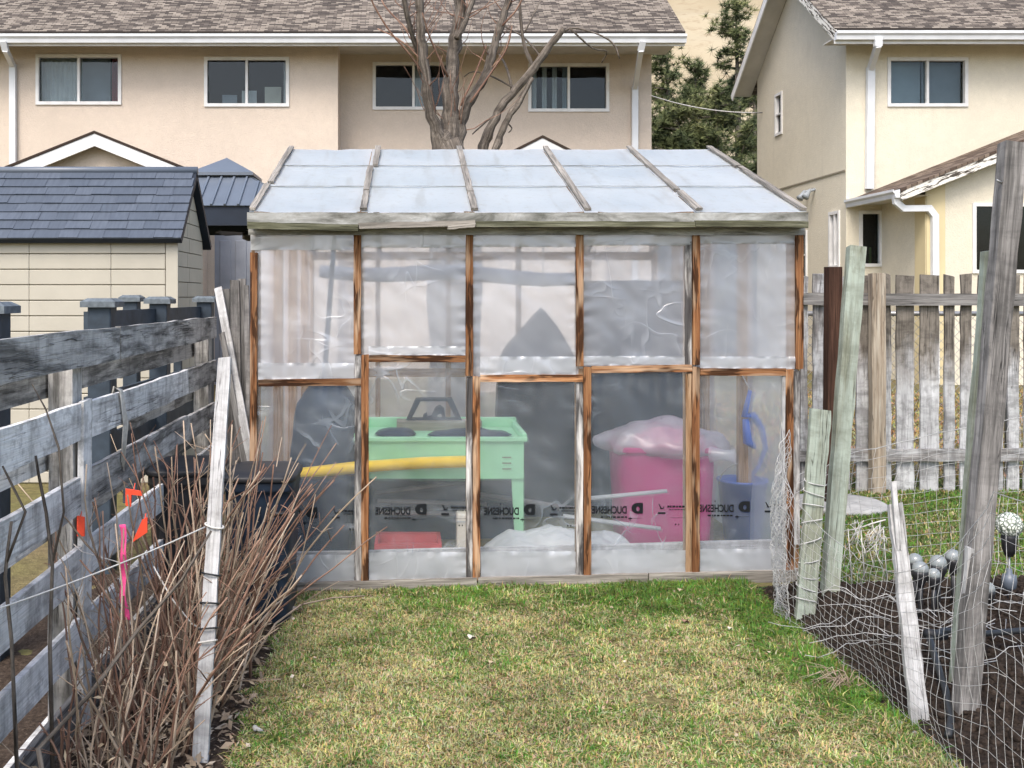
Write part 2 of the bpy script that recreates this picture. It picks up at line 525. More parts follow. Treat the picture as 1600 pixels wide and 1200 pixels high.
def glass():
    t = NT('window_glass')
    tr = t.n('BsdfTransparent'); tr.inputs[0].default_value = (.75, .8, .82, 1)
    g = t.n('BsdfGlossy'); g.inputs['Roughness'].default_value = .015
    n = t.noise(t.coord('Object'), 1.4, 2)
    t.t.links.new(t.bump(n, .02, .15), g.inputs['Normal'])
    fr = t.n('Fresnel'); fr.inputs[0].default_value = 1.36
    m = t.n('MixShader'); t.t.links.new(fr.outputs[0], m.inputs[0])
    t.t.links.new(tr.outputs[0], m.inputs[1]); t.t.links.new(g.outputs[0], m.inputs[2])
    M['glass'] = t.done(m.outputs[0])
    t = NT('crackle_glass')
    vo = t.n('TexVoronoi'); vo.feature = 'DISTANCE_TO_EDGE'; t.t.links.new(t.coord('Object'), vo.inputs['Vector']); vo.inputs['Scale'].default_value = 60
    c = t.ramp(vo.outputs['Distance'], [(.04, (.10, .13, .09)), (.22, (.80, .83, .74))])
    M['crackle_glass'] = t.done(t.pbr(c, .2, t.bump(vo.outputs['Distance'], .01, .6), spec=.6))
glass()

def grounds():
    t = NT('ground_mat'); v = t.coord('Object')
    a = t.noise(v, .8, 4); b = t.noise(v, 18, 5, .7)
    c = t.ramp(a, [(.35, (.20, .155, .085)), (.65, (.17, .16, .06))])
    c = t.mix(t.ramp(b, [(.4, .6), (.6, 0.0)]), c, (.09, .075, .04))
    M['ground_mat'] = t.done(t.pbr(c, .95, t.bump(b, .03, .8), spec=.1))
    t = NT('thatch'); v = t.coord('Object')
    a = t.noise(v, 1.5, 4); b = t.noise(v, 40, 5, .7)
    c = t.ramp(a, [(.35, (.24, .21, .10)), (.65, (.13, .135, .05))])
    c = t.mix(t.ramp(b, [(.4, .7), (.6, 0.0)]), c, (.075, .06, .03))
    M['thatch'] = t.done(t.pbr(c, .95, t.bump(b, .02, .8), spec=.1))
    t = NT('soil'); v = t.coord('Object')
    a = t.noise(v, 9, 5, .65); b = t.noise(v, 60, 5, .7)
    c = t.ramp(b, [(.3, (.012, .009, .007)), (.55, (.036, .027, .021)), (.75, (.085, .068, .055))])
    c = t.mix(t.ramp(a, [(.4, .5), (.6, 0.0)]), c, (.016, .012, .010))
    M['soil'] = t.done(t.pbr(c, .95, t.bump(t.math('ADD', a, t.math('MULTIPLY', b, .4)), .03, .9), spec=.1))
    t = NT('mulch'); v = t.coord('Object')
    b = t.noise(v, 50, 5, .7); a = t.noise(v, 3, 4)
    c = t.ramp(b, [(.3, (.03, .022, .017)), (.55, (.085, .062, .047)), (.75, (.17, .135, .10))])
    M['mulch'] = t.done(t.pbr(c, .95, t.bump(b, .03, .9), spec=.1))
    t = NT('hill_grass'); v = t.coord('Object')
    a = t.noise(v, .02, 5, .6); b = t.noise(v, .35, 6, .7)
    c = t.ramp(a, [(.35, (.31, .255, .165)), (.6, (.38, .325, .225))])
    c = t.mix(t.ramp(b, [(.52, 0.0), (.68, .75)]), c, (.25, .19, .12))
    M['hill_grass'] = t.done(t.pbr(c, .95, spec=.05))
    t = NT('grass_blade')
    at = t.n('Attribute'); at.attribute_name = 'col'
    d = t.pbr(at.outputs['Color'], .7, spec=.2)
    tl = t.n('BsdfTranslucent'); t.t.links.new(at.outputs['Color'], tl.inputs[0])
    m = t.n('MixShader'); m.inputs[0].default_value = .22
    t.t.links.new(d, m.inputs[1]); t.t.links.new(tl.outputs[0], m.inputs[2])
    M['grass_blade'] = t.done(m.outputs[0])
    t = NT('clod'); v = t.coord('Object')
    b = t.noise(v, 45, 4, .7)
    M['clod'] = t.done(t.pbr(t.ramp(b, [(.3, (.014, .010, .008)), (.6, (.045, .034, .027)), (.8, (.10, .08, .066))]), .95, t.bump(b, .01, .8), spec=.1))
grounds()
# ================================================================== SETTING
xs = [-260, -60, -20, -8] + [i * .5 for i in range(-10, 17)] + [12, 20, 60, 260]
ys = [-60, -10, 0, 2, 4, 6, 8, 10, 14, 20, 30, 50, 90, 200]
mb = MB()
vv = [(x, y, gz(x) - .004) for y in ys for x in xs]
nx = len(xs)
mb.add(vv, [(j * nx + i, j * nx + i + 1, (j + 1) * nx + i + 1, (j + 1) * nx + i) for j in range(len(ys) - 1) for i in range(nx - 1)])
struct(mb.build('ground', M['ground_mat']))

# far dry hillside
def hillz(x, y):
    k = max(0, (y - 75) / 220)
    return -1 + 95 * k ** 1.15 + 9 * nz(x * .012, y * .012) * min(1, k * 4) + 2.5 * nz(x * .06, y * .06, 3) * min(1, k * 4)
mb = MB()
mb.grid(lambda u, v: (-260 + 560 * u, 75 + 260 * v, hillz(-260 + 560 * u, 75 + 260 * v)), 90, 44)
struct(mb.build('hills', M['hill_grass']))

BED_X = 1.80
def lawn_left(y): return -.60 + .06 * nz(y * 2.3, 4) + .03 * nz(y * 9, 1)
# lawn sheet in front of the greenhouse, and beyond the garden bed
mb = MB()
mb.grid(lambda u, v: (lambda x, y: (x, y, gz(x) + .004 + .008 * nz(x * 2.5, y * 2.5)))(
    lawn_left(2.4 + 3.14 * v) + (BED_X + .06 - lawn_left(2.4 + 3.14 * v)) * u, 2.4 + 3.14 * v), 40, 50)
struct(mb.build('lawn', M['thatch']))
mb = MB()
mb.grid(lambda u, v: (lambda x, y: (x, y, gz(x) + .004 + .006 * nz(x * 2.5, y * 2.5)))(2.2 + 4.3 * u, 5.2 + 2.75 * v), 30, 20)
struct(mb.build('lawn_beyond_bed', M['thatch']))
# planting bed left, under the canes
mb = MB()
mb.grid(lambda u, v: (lambda x, y: (x, y, gz(x) + .006 + .02 * nz(x * 6, y * 6) * min(1, 6 * (1 - u))))(
    -1.9 + (lawn_left(2.4 + 3.6 * v) + .03 + 1.9) * u, 2.4 + 3.6 * v), 50, 90)
struct(mb.build('planting_bed', M['mulch']))
# raised vegetable bed right
def bedz(x, y):
    e = min(1, max(0, (x - BED_X + .04) / .22)) * min(1, max(0, (5.42 - y) / .25))
    return gz(x) + .008 + e * (.055 + .03 * nz(x * 3.2, y * 3.2) + .026 * nz(x * 9, y * 9, 2) + .014 * nz(x * 24, y * 24, 5))
mb = MB()
mb.grid(lambda u, v: (BED_X - .04 + 2.3 * u, 2.4 + 3.0 * v, bedz(BED_X - .04 + 2.3 * u, 2.4 + 3.0 * v)), 150, 190)
struct(mb.build('vegetable_bed', M['soil']))

# ------------------------------------------------------------------ walls with openings
def wall(mb, O, U, N, u0, u1, z0, z1, holes, th=.16):
    O, U, N = Vector(O), Vector(U), Vector(N)
    us = sorted({u0, u1} | {h[0] for h in holes} | {h[1] for h in holes})
    zs = sorted({z0, z1} | {h[2] for h in holes} | {h[3] for h in holes})
    pt = lambda u, z, w=0: O + U * u + Vector((0, 0, z)) + N * w
    for i in range(len(us) - 1):
        for j in range(len(zs) - 1):
            a, b, c, d = us[i], us[i + 1], zs[j], zs[j + 1]
            if any(h[0] <= a + 1e-6 and b <= h[1] + 1e-6 and h[2] <= c + 1e-6 and d <= h[3] + 1e-6 for h in holes): continue
            mb.add([pt(a, c), pt(b, c), pt(b, d), pt(a, d)], [(0, 1, 2, 3)])
    for a, b, c, d in holes:
        for q in (((a, c), (b, c)), ((b, c), (b, d)), ((b, d), (a, d)), ((a, d), (a, c))):
            mb.add([pt(*q[0]), pt(*q[1]), pt(*q[1], -th), pt(*q[0], -th)], [(0, 1, 2, 3)])

def window(parent, O, U, N, h, split=True, dress=(), depth=.5, fr=.038):
    O, U, N = Vector(O), Vector(U), Vector(N)
    a, b, c, d = h
    Z = Vector((0, 0, 1))
    pt = lambda u, z, w=0: O + U * u + Z * z + N * w
    def slab(mb, u0, u1, z0, z1, w0, w1):
        v = [pt(u, z, w) for z in (z0, z1) for w in (w0, w1) for u in (u0, u1)]
        mb.add(v, [(0, 2, 3, 1), (4, 5, 7, 6), (0, 1, 5, 4), (2, 6, 7, 3), (0, 4, 6, 2), (1, 3, 7, 5)])
    mb = MB()
    e = .022
    slab(mb, a - e, b + e, c - e, c + fr, -.07, .03); slab(mb, a - e, b + e, d - fr, d + e, -.07, .03)
    slab(mb, a - e, a + fr, c + fr, d - fr, -.068, .028); slab(mb, b - fr, b + e, c + fr, d - fr, -.068, .028)
    if split == 'h':
        m = (c + d) / 2
        slab(mb, a + fr, b - fr, m - fr * .4, m + fr * .4, -.06, .02)
    elif split:
        m = (a + b) / 2 if split is True else a + (b - a) * split
        slab(mb, m - fr * .6, m + fr * .6, c + fr, d - fr, -.06, .02)
    w = mb.build('window', M['white_trim'], parent)
    cuts = [(a + fr, b - fr, c + fr, d - fr)]
    if split == 'h': cuts = [(a + fr, b - fr, c + fr, m - fr * .4), (a + fr, b - fr, m + fr * .4, d - fr)]
    elif split: cuts = [(a + fr, m - fr * .6, c + fr, d - fr), (m + fr * .6, b - fr, c + fr, d - fr)]
    for k, q in enumerate(cuts):
        mb = MB(); slab(mb, *q, -.045 - .012 * k, -.039 - .012 * k); mb.build('pane', M['glass'], w)
    mb = MB()
    A, B, D_, E = a - .1, b + .1, c - .1, d + .1
    q = lambda *p: mb.add([pt(*r) for r in p], [(0, 1, 2, 3)])
    q((A, D_, -depth), (B, D_, -depth), (B, E, -depth), (A, E, -depth))
    for s_ in (((A, D_), (B, D_)), ((B, D_), (B, E)), ((B, E), (A, E)), ((A, E), (A, D_))):
        q((*s_[0], -.17), (*s_[1], -.17), (*s_[1], -depth), (*s_[0], -depth))
    mb.build('room', M['dark_room'], w)
    for (f0, f1, g0, g1, mat, nm) in dress:
        mb = MB()
        u0, u1 = a + (b - a) * f0, a + (b - a) * f1
        z0, z1 = c + (d - c) * g0, c + (d - c) * g1
        if nm in ('box', 'picture'):
            slab(mb, u0, u1, z0, z1, -.24, -.20)
        else:
            mb.grid(lambda s, t_: pt(u0 + (u1 - u0) * s, z0 + (z1 - z0) * t_, -.22 + (.018 * math.sin(s * (u1 - u0) * 70) if nm == 'curtain' else 0)), 40, 1)
        mb.build(nm, M[mat], w)
    return w

def gutter(mb, p0, p1, out, hgt=.13, wid=.11):
    """K-style gutter along p0-p1 (top back edge), out = outward direction"""
    p0, p1, o = Vector(p0), Vector(p1), Vector(out)
    prof = [(0, 0), (0, -hgt), (wid * .6, -hgt), (wid * .72, -hgt * .55), (wid, -hgt * .3), (wid, 0), (wid * .9, .0), (wid * .9, -.03)]
    n = len(prof)
    v = [p + o * a + Vector((0, 0, b)) for p in (p0, p1) for a, b in prof]
    mb.add(v, [(i, i + 1, i + 1 + n, i + n) for i in range(n - 1)] + [(0, 7, 7 + n, n)] + [tuple(range(n)), tuple(range(2 * n - 1, n - 1, -1))])

def pipe(mb, pts, w=.075, t=.06):
    pts = [Vector(p) for p in pts]
    for i in range(len(pts) - 1):
        d = (pts[i + 1] - pts[i]).normalized() * .02
        up = (0, -1, 0) if abs(d.y) < .015 else (1, 0, 0)
        mb.bar(pts[i] - d, pts[i + 1] + d, w + .002 * i, t + .002 * i, up=up)

# ------------------------------------------------------------------ beige house
hA = thing('beige_house', 'long beige stucco two storey house with brown shingle roof and white gutter', 'house', (0, 19, gz(-5)))
YA, YB = 19.0, 19.7
XS, XE = PX(528, YA), PX(1018, YB)
w1 = (PX(58, YA), PX(188, YA), PZ(162, YA), PZ(87, YA))
w2 = (PX(321, YA), PX(450, YA), PZ(165, YA), PZ(91, YA))
w3 = (PX(584, YB), PX(708, YB), PZ(170, YB), PZ(99, YB))
w4 = (PX(827, YB), PX(950, YB), PZ(173, YB), PZ(101, YB))
dr = (PX(335, YA), PX(393, YA), -.09, PZ(356, YA))
mb = MB()
wall(mb, (0, YA, 0), (1, 0, 0), (0, -1, 0), -13, XS, -.1, 6.22, [w1, w2, dr])
wall(mb, (0, YB, 0), (1, 0, 0), (0, -1, 0), XS, XE, -.1, 6.22, [w3, w4])
mb.add([(XS, YA, -.1), (XS, YB, -.1), (XS, YB, 6.22), (XS, YA, 6.22)], [(0, 1, 2, 3)])
mb.add([(XE, YB, -.1), (XE, 29, -.1), (XE, 29, 6.22), (XE, 24.35, 10.3), (XE, YB, 6.92)], [(0, 1, 2, 3, 4)])
mb.build('wall', M['stucco_beige'], hA, smooth=False)
fx, fn = (1, 0, 0), (0, -1, 0)
window(hA, (0, YA, 0), fx, fn, w1, True, [(.0, .5, 0, 1, 'white_curtain', 'curtain'), (.5, .84, 0, 1, 'grey_card', 'blind'), (.86, 1, 0, 1, 'red_curtain', 'curtain')])
window(hA, (0, YA, 0), fx, fn, w2, True, [(.18, .36, .03, .27, 'grey_card', 'picture'), (.42, .60, .03, .36, 'white_curtain', 'picture'), (.70, .90, .03, .44, 'paper', 'box'), (.93, 1, 0, 1, 'white_curtain', 'curtain')])
window(hA, (0, YB, 0), fx, fn, w3, True, [(.5, .66, 0, 1, 'white_curtain', 'curtain'), (.90, .97, 0, 1, 'white_curtain', 'curtain')])
window(hA, (0, YB, 0), fx, fn, w4, True, [(.05, .11, 0, 1, 'white_curtain', 'curtain'), (.18, .24, 0, 1, 'white_curtain', 'curtain'), (.31, .37, 0, 1, 'white_curtain', 'curtain'), (.44, .5, 0, 1, 'blind', 'curtain')])
mb = MB(); mb.box((dr[0], YA + .03, dr[2]), (dr[1], YA + .08, dr[3]))
d_ = mb.build('door', M['curtain_grey'], hA)
for r0, r1 in ((.08, .42), (.48, .92)):
    for c0, c1 in ((.14, .44), (.56, .86)):
        mb = MB()
        dx, dz = dr[1] - dr[0], dr[3] - dr[2]
        mb.bar((dr[0] + dx * (c0 + c1) / 2, YA + .022, dr[2] + dz * r0), (dr[0] + dx * (c0 + c1) / 2, YA + .022, dr[2] + dz * r1), dx * (c1 - c0), .02)
        bevel(mb.build('door_panel', M['curtain_grey'], d_), .008)
# roof
SL = .72
def roofslab(name, x0, x1, y0, z0, y1, slope, th, mat, parent):
    mb = MB()
    z1 = z0 + (y1 - y0) * slope
    ln = math.hypot(y1 - y0, z1 - z0)
    v = [(x0, y0, z0), (x1, y0, z0), (x1, y1, z1), (x0, y1, z1)]
    lo = [(a, b, c - th) for a, b, c in v]
    g = [(x0, 0, 0), (x1, 0, 0), (x1, ln, 0), (x0, ln, 0)]
    mb.add(v + lo, [(0, 1, 2, 3), (7, 6, 5, 4), (0, 4, 5, 1), (1, 5, 6, 2), (2, 6, 7, 3), (3, 7, 4, 0)], g + g)
    return mb.build(name, mat, parent, smooth=False)
RX = PX(1070, 18.4)
rf = roofslab('roof', -14, RX, 18.36, 6.30, 24.35, SL, .05, M['shingle_brown'], hA)
roofslab('roof', -14, RX, 30.3, 6.30, 24.352, -SL, .05, M['shingle_brown'], hA)
mb = MB(); mb.lathe((PX(970, 20.1), 20.1, 7.45), [(.09, 0), (.06, .12), (.045, .14), (.045, .42)], 10); mb.build('vent_pipe', M['black_plastic'], rf)
mb = MB(); mb.box((-14, 18.44, 6.20), (RX - .02, 19.72, 6.225)); mb.build('soffit', M['soffit'], hA)
mb = MB(); mb.box((-14, 18.40, 6.05), (RX, 18.435, 6.245)); mb.build('fascia', M['white_trim'], hA)
mb = MB(); gutter(mb, (-14, 18.398, 6.24), (RX + .01, 18.398, 6.24), (0, -1, 0), .15, .12); mb.build('gutter', M['white_metal'], hA)
mb = MB(); x_ = PX(1004, 18.35)
pipe(mb, [(x_, 18.34, 6.1), (x_ - .02, 18.40, 5.98), (PX(991, YB), YB - .06, PZ(138, YB)), (PX(990, YB), YB - .06, .1)], .11, .08)
mb.build('downspout', M['white_metal'], hA)
mb = MB(); x_ = PX(6, 18.35)
pipe(mb, [(x_, 18.34, 6.1), (x_ + .01, 18.40, 5.98), (PX(22, YA), YA - .06, PZ(103, YA)), (PX(23, YA), YA - .06, .1)], .11, .08)
mb.build('downspout', M['white_metal'], hA)

def porch(name_label, ax, az, y0, y1, hw, slope, fas):
    root = thing('porch', name_label, 'porch', (ax, y0 + .3, gz(ax)))
    ez = az - hw * slope
    wx = hw - .25
    mb = MB()
    zt = az - .06
    zw = zt - wx * slope
    mb.add([(ax - wx, y0 + .25, -.1), (ax + wx, y0 + .25, -.1), (ax + wx, y0 + .25, zw), (ax, y0 + .25, zt), (ax - wx, y0 + .25, zw)], [(0, 1, 2, 3, 4)])
    mb.add([(ax + wx, y0 + .25, -.1), (ax + wx, y1, -.1), (ax + wx, y1, zw), (ax + wx, y0 + .25, zw)], [(0, 1, 2, 3)])
    mb.add([(ax - wx, y0 + .25, -.1), (ax - wx, y1, -.1), (ax - wx, y1, zw), (ax - wx, y0 + .25, zw)], [(3, 2, 1, 0)])
    mb.build('wall', M['stucco_beige'], root, smooth=False)
    for s in (-1, 1):
        mb = MB()
        v = [(ax, y0, az), (ax + s * hw, y0, ez), (ax + s * hw, y1, ez), (ax, y1, az)]
        lo = [(a, b, c - .04) for a, b, c in v]
        mb.add(v + lo, [(0, 1, 2, 3), (7, 6, 5, 4), (0, 4, 5, 1), (1, 5, 6, 2), (2, 6, 7, 3), (3, 7, 4, 0)])
        mb.build('roof', M['shingle_dark'], root, smooth=False)
        mb = MB()
        e = .015
        mb.poly([(ax, y0 + e, az - .045), (ax + s * (hw - e), y0 + e, ez - .045), (ax + s * (hw - e), y0 + e, ez - .045 - fas), (ax, y0 + e, az - .045 - fas)], (0, .04, 0))
        mb.build('fascia', M['white_trim'], root, smooth=False)
    return root
YP = 16.5
porch('low gabled beige porch wing with white fascia beside the metal roofed gazebo', PX(147, YP), PZ(204, YP), YP, YA - .01, PX(300, YP) - PX(147, YP), .40, .20)
porch('small gabled porch with white fascia below the upstairs windows', PX(848, 16.3), PZ(211, 16.3), 16.3, YB - .01, 1.3, .50, .17)

# ------------------------------------------------------------------ cream house
XC = PX(1322, 19.0)
hB = thing('cream_house', 'cream stucco two storey house with gable side and white downspout', 'house', (XC + 3, 19, gz(8)))
yE, yF, zE = 18.4, 24.3, 6.25
yR = (yE + yF) / 2; SB = .72
mb = MB()
v1 = (PX(1388, 19), PX(1510, 19), PZ(165, 19), PZ(92, 19))
v2 = (PX(1344, 19), PX(1377, 19), PZ(415, 19), PZ(331, 19))
wall(mb, (0, 19, 0), fx, fn, XC, XC + 9, -.1, zE + .1, [v1, v2])
YS = 23.86
Yp = lambda px: XC * F / (px - VX)
s1 = (Yp(1222.5), Yp(1212.5), PZ(210, Yp(1217)), PZ(147, Yp(1217)))
s2 = (Yp(1312), Yp(1297), PZ(418, Yp(1304)), PZ(332, Yp(1304)))
s3 = (Yp(1261), Yp(1250), PZ(435, Yp(1255)), PZ(362, Yp(1255)))
wall(mb, (XC, 0, 0), (0, 1, 0), (-1, 0, 0), 19, YS, -.1, zE + .1, [s1, s2, s3])
mb.add([(XC, 19, zE + .1), (XC, YS, zE + .1), (XC, YS, zE + (yF - YS) * SB + .02), (XC, yR, zE + (yR - yE) * SB), (XC, 19, zE + (19 - yE) * SB)], [(0, 1, 2, 3, 4)])
mb.build('wall', M['stucco_cream'], hB, smooth=False)
window(hB, (0, 19, 0), fx, fn, v1, True, [(0, .48, 0, 1, 'blind', 'blind'), (.5, 1, 0, 1, 'grey_card', 'blind')])
window(hB, (0, 19, 0), fx, fn, v2, False, [(.15, .8, 0, .35, 'green_leaf', 'curtain')])
gx, gn = (0, 1, 0), (-1, 0, 0)
window(hB, (XC, 0, 0), gx, gn, s1, 'h', [(0, 1, .5, 1, 'blind', 'blind')])
window(hB, (XC, 0, 0), gx, gn, s2, True, [(0, .35, 0, 1, 'white_curtain', 'curtain')])
window(hB, (XC, 0, 0), gx, gn, s3, 'h', [])
XL = XC - .46
for y0, y1, s in ((yE, yR, 1), (yF, yR + .002, -1)):
    roofslab('roof', XL, XC + 9, y0, zE + .12, y1, s * SB, .05, M['shingle_brown'], hB)
    mb = MB()
    z1 = zE + (yR - yE) * SB
    v = [(XL + .03, y0 + .01 * s, zE + .055), (XC - .002, y0 + .01 * s, zE + .055), (XC - .002, y1, z1 + .055), (XL + .03, y1, z1 + .055)]
    lo = [(a, b, c - .03) for a, b, c in v]
    mb.add(v + lo, [(0, 1, 2, 3), (7, 6, 5, 4), (0, 4, 5, 1), (1, 5, 6, 2), (2, 6, 7, 3), (3, 7, 4, 0)])
    mb.build('rake_soffit', M['soffit'], hB, smooth=False)
    mb = MB()
    mb.bar((XL + .013, y0, zE - .01), (XL + .013, y1, z1 - .01), .17, .028, up=(-1, 0, 0))
    mb.build('rake_board', M['peeling_paint'] if s > 0 else M['white_trim'], hB, smooth=False)
mb = MB(); mb.lathe((PX(1304, 20.3), 20.3, zE + .12 + 1.9 * SB), [(.09, 0), (.06, .1), (.045, .12), (.045, .34)], 10); mb.build('vent_pipe', M['black_plastic'], hB)
mb = MB(); mb.box((XL + .03, 18.46, zE - .05), (XC + 9, 18.998, zE - .025)); mb.build('soffit', M['soffit'], hB)
mb = MB(); mb.box((XL, 18.41, zE - .16), (XC + 9, 18.44, zE + .06)); mb.build('fascia', M['white_trim'], hB)
mb = MB(); gutter(mb, (XL, 18.408, zE + .05), (XC + 9, 18.408, zE + .05), (0, -1, 0), .15, .12); mb.build('gutter', M['white_metal'], hB)
mb = MB(); x_ = PX(1372, 18.35)
pipe(mb, [(x_, 18.35, zE - .08), (x_, 18.36, zE - .2), (PX(1358, 19), 18.94, PZ(108, 19)), (PX(1356, 19), 18.94, PZ(294, 19))], .13, .09)
mb.build('downspout', M['white_metal'], hB)
zb = 3.87
mb = MB(); mb.box((XC - .02, 19.02, zb), (XC - .002, YS, zb + .03)); mb.build('band', M['shed_gap'], hB)
for k in (0, 1):
    mb = MB(); yl = 20.45 + k * .28
    mb.tube([(XC, yl, 3.68), (XC - .10, yl, 3.66)], .03, 8); mb.tube([(XC - .10, yl, 3.68), (XC - .17, yl - .03, 3.58), (XC - .22, yl - .05, 3.52)], [.03, .05, .075], 10)
    mb.build('floodlight', M['grey_card'], hB)
# lean-to addition
YN = 17.35
XA = PX(1447, YN)
hw_ = (PX(1521, YN), PX(1640, YN), PZ(425, YN), PZ(319, YN))
EX, ES = PX(1405, 17.1), .40
EZ = PZ(297, 17.1)
ztop = lambda x: EZ + .02 + (x - EX) * ES
mb = MB()
wall(mb, (0, YN, 0), fx, fn, XA, XA + 5, -.1, ztop(XA) - .06, [])
# front wall as columns following the roof slope, with the window opening
XWend = XA + 5
def fq(x0, x1, zlo, hi=None):
    mb.add([(x0, YN, zlo), (x1, YN, zlo), (x1, YN, (ztop(x1) - .06) if hi is None else hi), (x0, YN, (ztop(x0) - .06) if hi is None else hi)], [(0, 1, 2, 3)])
mb = MB()
fq(XA, hw_[0], -.1); fq(hw_[0], hw_[1], hw_[3]); fq(hw_[0], hw_[1], -.1, hw_[2]); fq(hw_[1], XWend, -.1)
a, b, c, d = hw_
for q in (((a, c), (b, c)), ((b, c), (b, d)), ((b, d), (a, d)), ((a, d), (a, c))):
    mb.add([(q[0][0], YN, q[0][1]), (q[1][0], YN, q[1][1]), (q[1][0], YN + .16, q[1][1]), (q[0][0], YN + .16, q[0][1])], [(0, 1, 2, 3)])
mb.add([(XA, YN, -.1), (XA, 19, -.1), (XA, 19, ztop(XA) - .06), (XA, YN, ztop(XA) - .06)], [(3, 2, 1, 0)])
mb.build('addition_wall', M['stucco_cream'], hB, smooth=False)
window(hB, (0, YN, 0), fx, fn, hw_, .53, [])
mb = MB(); mb.box((XA - .008, YN - .02, -.1), (PX(1476, YN), YN - .002, ztop(XA) - .08)); mb.box((XA - .02, YN - .02, -.1), (XA - .002, YN + .35, ztop(XA) - .08))
mb.build('corner_trim', M['yellow_trim'], hB)
mb = MB()
x1 = EX + 5.2
v = [(EX, 17.05, ztop(EX)), (x1, 17.05, ztop(x1)), (x1, 19, ztop(x1)), (EX, 19, ztop(EX))]
g = [(17, 0, 0), (17, 5.6, 0), (19, 5.6, 0), (19, 0, 0)]
lo = [(p[0], p[1], p[2] - .05) for p in v]
mb.add(v + lo, [(0, 1, 2, 3), (7, 6, 5, 4), (0, 4, 5, 1), (1, 5, 6, 2), (2, 6, 7, 3), (3, 7, 4, 0)], g + g)
mb.build('addition_roof', M['shingle_dark'], hB, smooth=False)
mb = MB(); mb.bar((EX, 17.075, ztop(EX) - .13), (x1, 17.075, ztop(x1) - .13), .15, .03); mb.build('rake_board', M['peeling_paint'], hB)
mb = MB(); mb.add([(EX + .02, 17.1, ztop(EX) - .10), (XA, 17.1, ztop(EX) - .10), (XA, 19, ztop(EX) - .10), (EX + .02, 19, ztop(EX) - .10)], [(0, 1, 2, 3)]); mb.build('soffit', M['soffit'], hB)
mb = MB(); gutter(mb, (EX - .005, 17.06, EZ + .01), (EX - .005, 18.99, EZ + .01), (-1, 0, 0), .14, .12); mb.build('gutter', M['white_metal'], hB)
mb = MB(); pipe(mb, [(EX - .04, 17.15, EZ - .1), (EX - .02, 17.16, EZ - .2), (EX + .12, 17.2, EZ - .3), (PX(1448, YN) , YN - .07, PZ(326, YN)), (PX(1457, YN), YN - .07, PZ(338, YN)), (PX(1458, YN), YN - .07, .1)], .10, .08)
mb.build('downspout', M['white_metal'], hB)

# overhead service wire between the houses
def sag(p, q, n=14, s=.35):
    p, q = Vector(p), Vector(q)
    return [p.lerp(q, i / n) - Vector((0, 0, s * 4 * (i / n) * (1 - i / n))) for i in range(n + 1)]
mb = MB(); mb.tube(sag((XE, 24.6, PZ(118, 24.6)), (XC, 23.5, PZ(176, 23.5)), 16, .25), .018, 4)
tag(mb.build('service_wire', M['wire']), 'thin overhead service wire running between the two houses', 'wire')

# ------------------------------------------------------------------ gazebo
gY = 14.0; gX = PX(330, gY); gh = PX(467, gY) - gX
gz_e = PZ(321, gY); gD = 2 * gh
gaz = thing('gazebo', 'dark steel gazebo with a standing seam hip roof', 'gazebo', (gX, gY + gh, gz(gX)))
apex = Vector((gX, gY + gh, PZ(256, gY + gh)))
co = [Vector((gX - gh, gY, gz_e)), Vector((gX + gh, gY, gz_e)), Vector((gX + gh, gY + gD, gz_e)), Vector((gX - gh, gY + gD, gz_e))]
for k in range(4):
    a, b = co[k], co[(k + 1) % 4]
    t0 = .68
    a2, b2 = a.lerp(apex, t0), b.lerp(apex, t0)
    mb = MB(); mb.add([a, b, b2, a2], [(0, 1, 2, 3)]); r = mb.build('roof_panel', M['metal_roof'], gaz, smooth=False)
    n_ = (b - a).cross(apex - a).normalized()
    for i in range(13):
        s = (i + .5) / 13
        p = a.lerp(b, s)
        ht = min(1, min(s, 1 - s) * 2 / 1.0) * 1.0
        q = p + (a2.lerp(b2, .5) - a.lerp(b, .5)) * min(1, min(s, 1 - s) * 2 / t0)
        mb = MB(); mb.bar(p + n_ * .012, q + n_ * .012, .03, .028, up=n_); mb.build('seam', M['metal_roof'], r)
    up = Vector((0, 0, .10))
    a3, b3 = a.lerp(apex, t0 - .06) + up, b.lerp(apex, t0 - .06) + up
    mb = MB(); mb.add([a3, b3, apex + up * .9], [(0, 1, 2)]); mb.add([a3, b3, b3 - Vector((0, 0, .045)), a3 - Vector((0, 0, .045))], [(3, 2, 1, 0)])
    mb.build('cap_panel', M['metal_roof'], gaz, smooth=False)
    mb = MB(); i_ = (apex - (a + b) / 2); i_.z = 0; i_.normalize()
    mb.bar(a + i_ * .06 - Vector((0, 0, .14)) + (b - a).normalized() * .06, b + i_ * .06 - Vector((0, 0, .14)) - (b - a).normalized() * .06, .05, .26, up=(0, 0, 1)); mb.build('beam', M['gazebo_dark'], gaz)
    mb = MB(); pc = a.lerp(apex, .10); mb.bar((pc.x, pc.y, gz(pc.x)), (pc.x, pc.y, gz_e - .1), .12, .12); mb.build('post', M['gazebo_dark'], gaz)
mb = MB(); fz = PZ(364, gY + gh)
mb.tube([(gX + .35, gY + gh, fz - .1), (gX + .35, gY + gh, gz_e - .05), (gX, gY + gh, apex.z)], .02, 6)
mb.lathe((gX + .35, gY + gh, fz - .12), [(.05, 0), (.12, .03), (.12, .12), (.05, .16)], 12)
for k in range(5):
    an = k * 2 * math.pi / 5 + .1
    mb.bar((gX + .35 + .1 * math.cos(an), gY + gh + .1 * math.sin(an), fz), (gX + .35 + .55 * math.cos(an), gY + gh + .55 * math.sin(an), fz), .13, .02, up=(0, 0.2, 1), w1=.16)
mb.build('ceiling_fan', M['black_metal'], gaz)

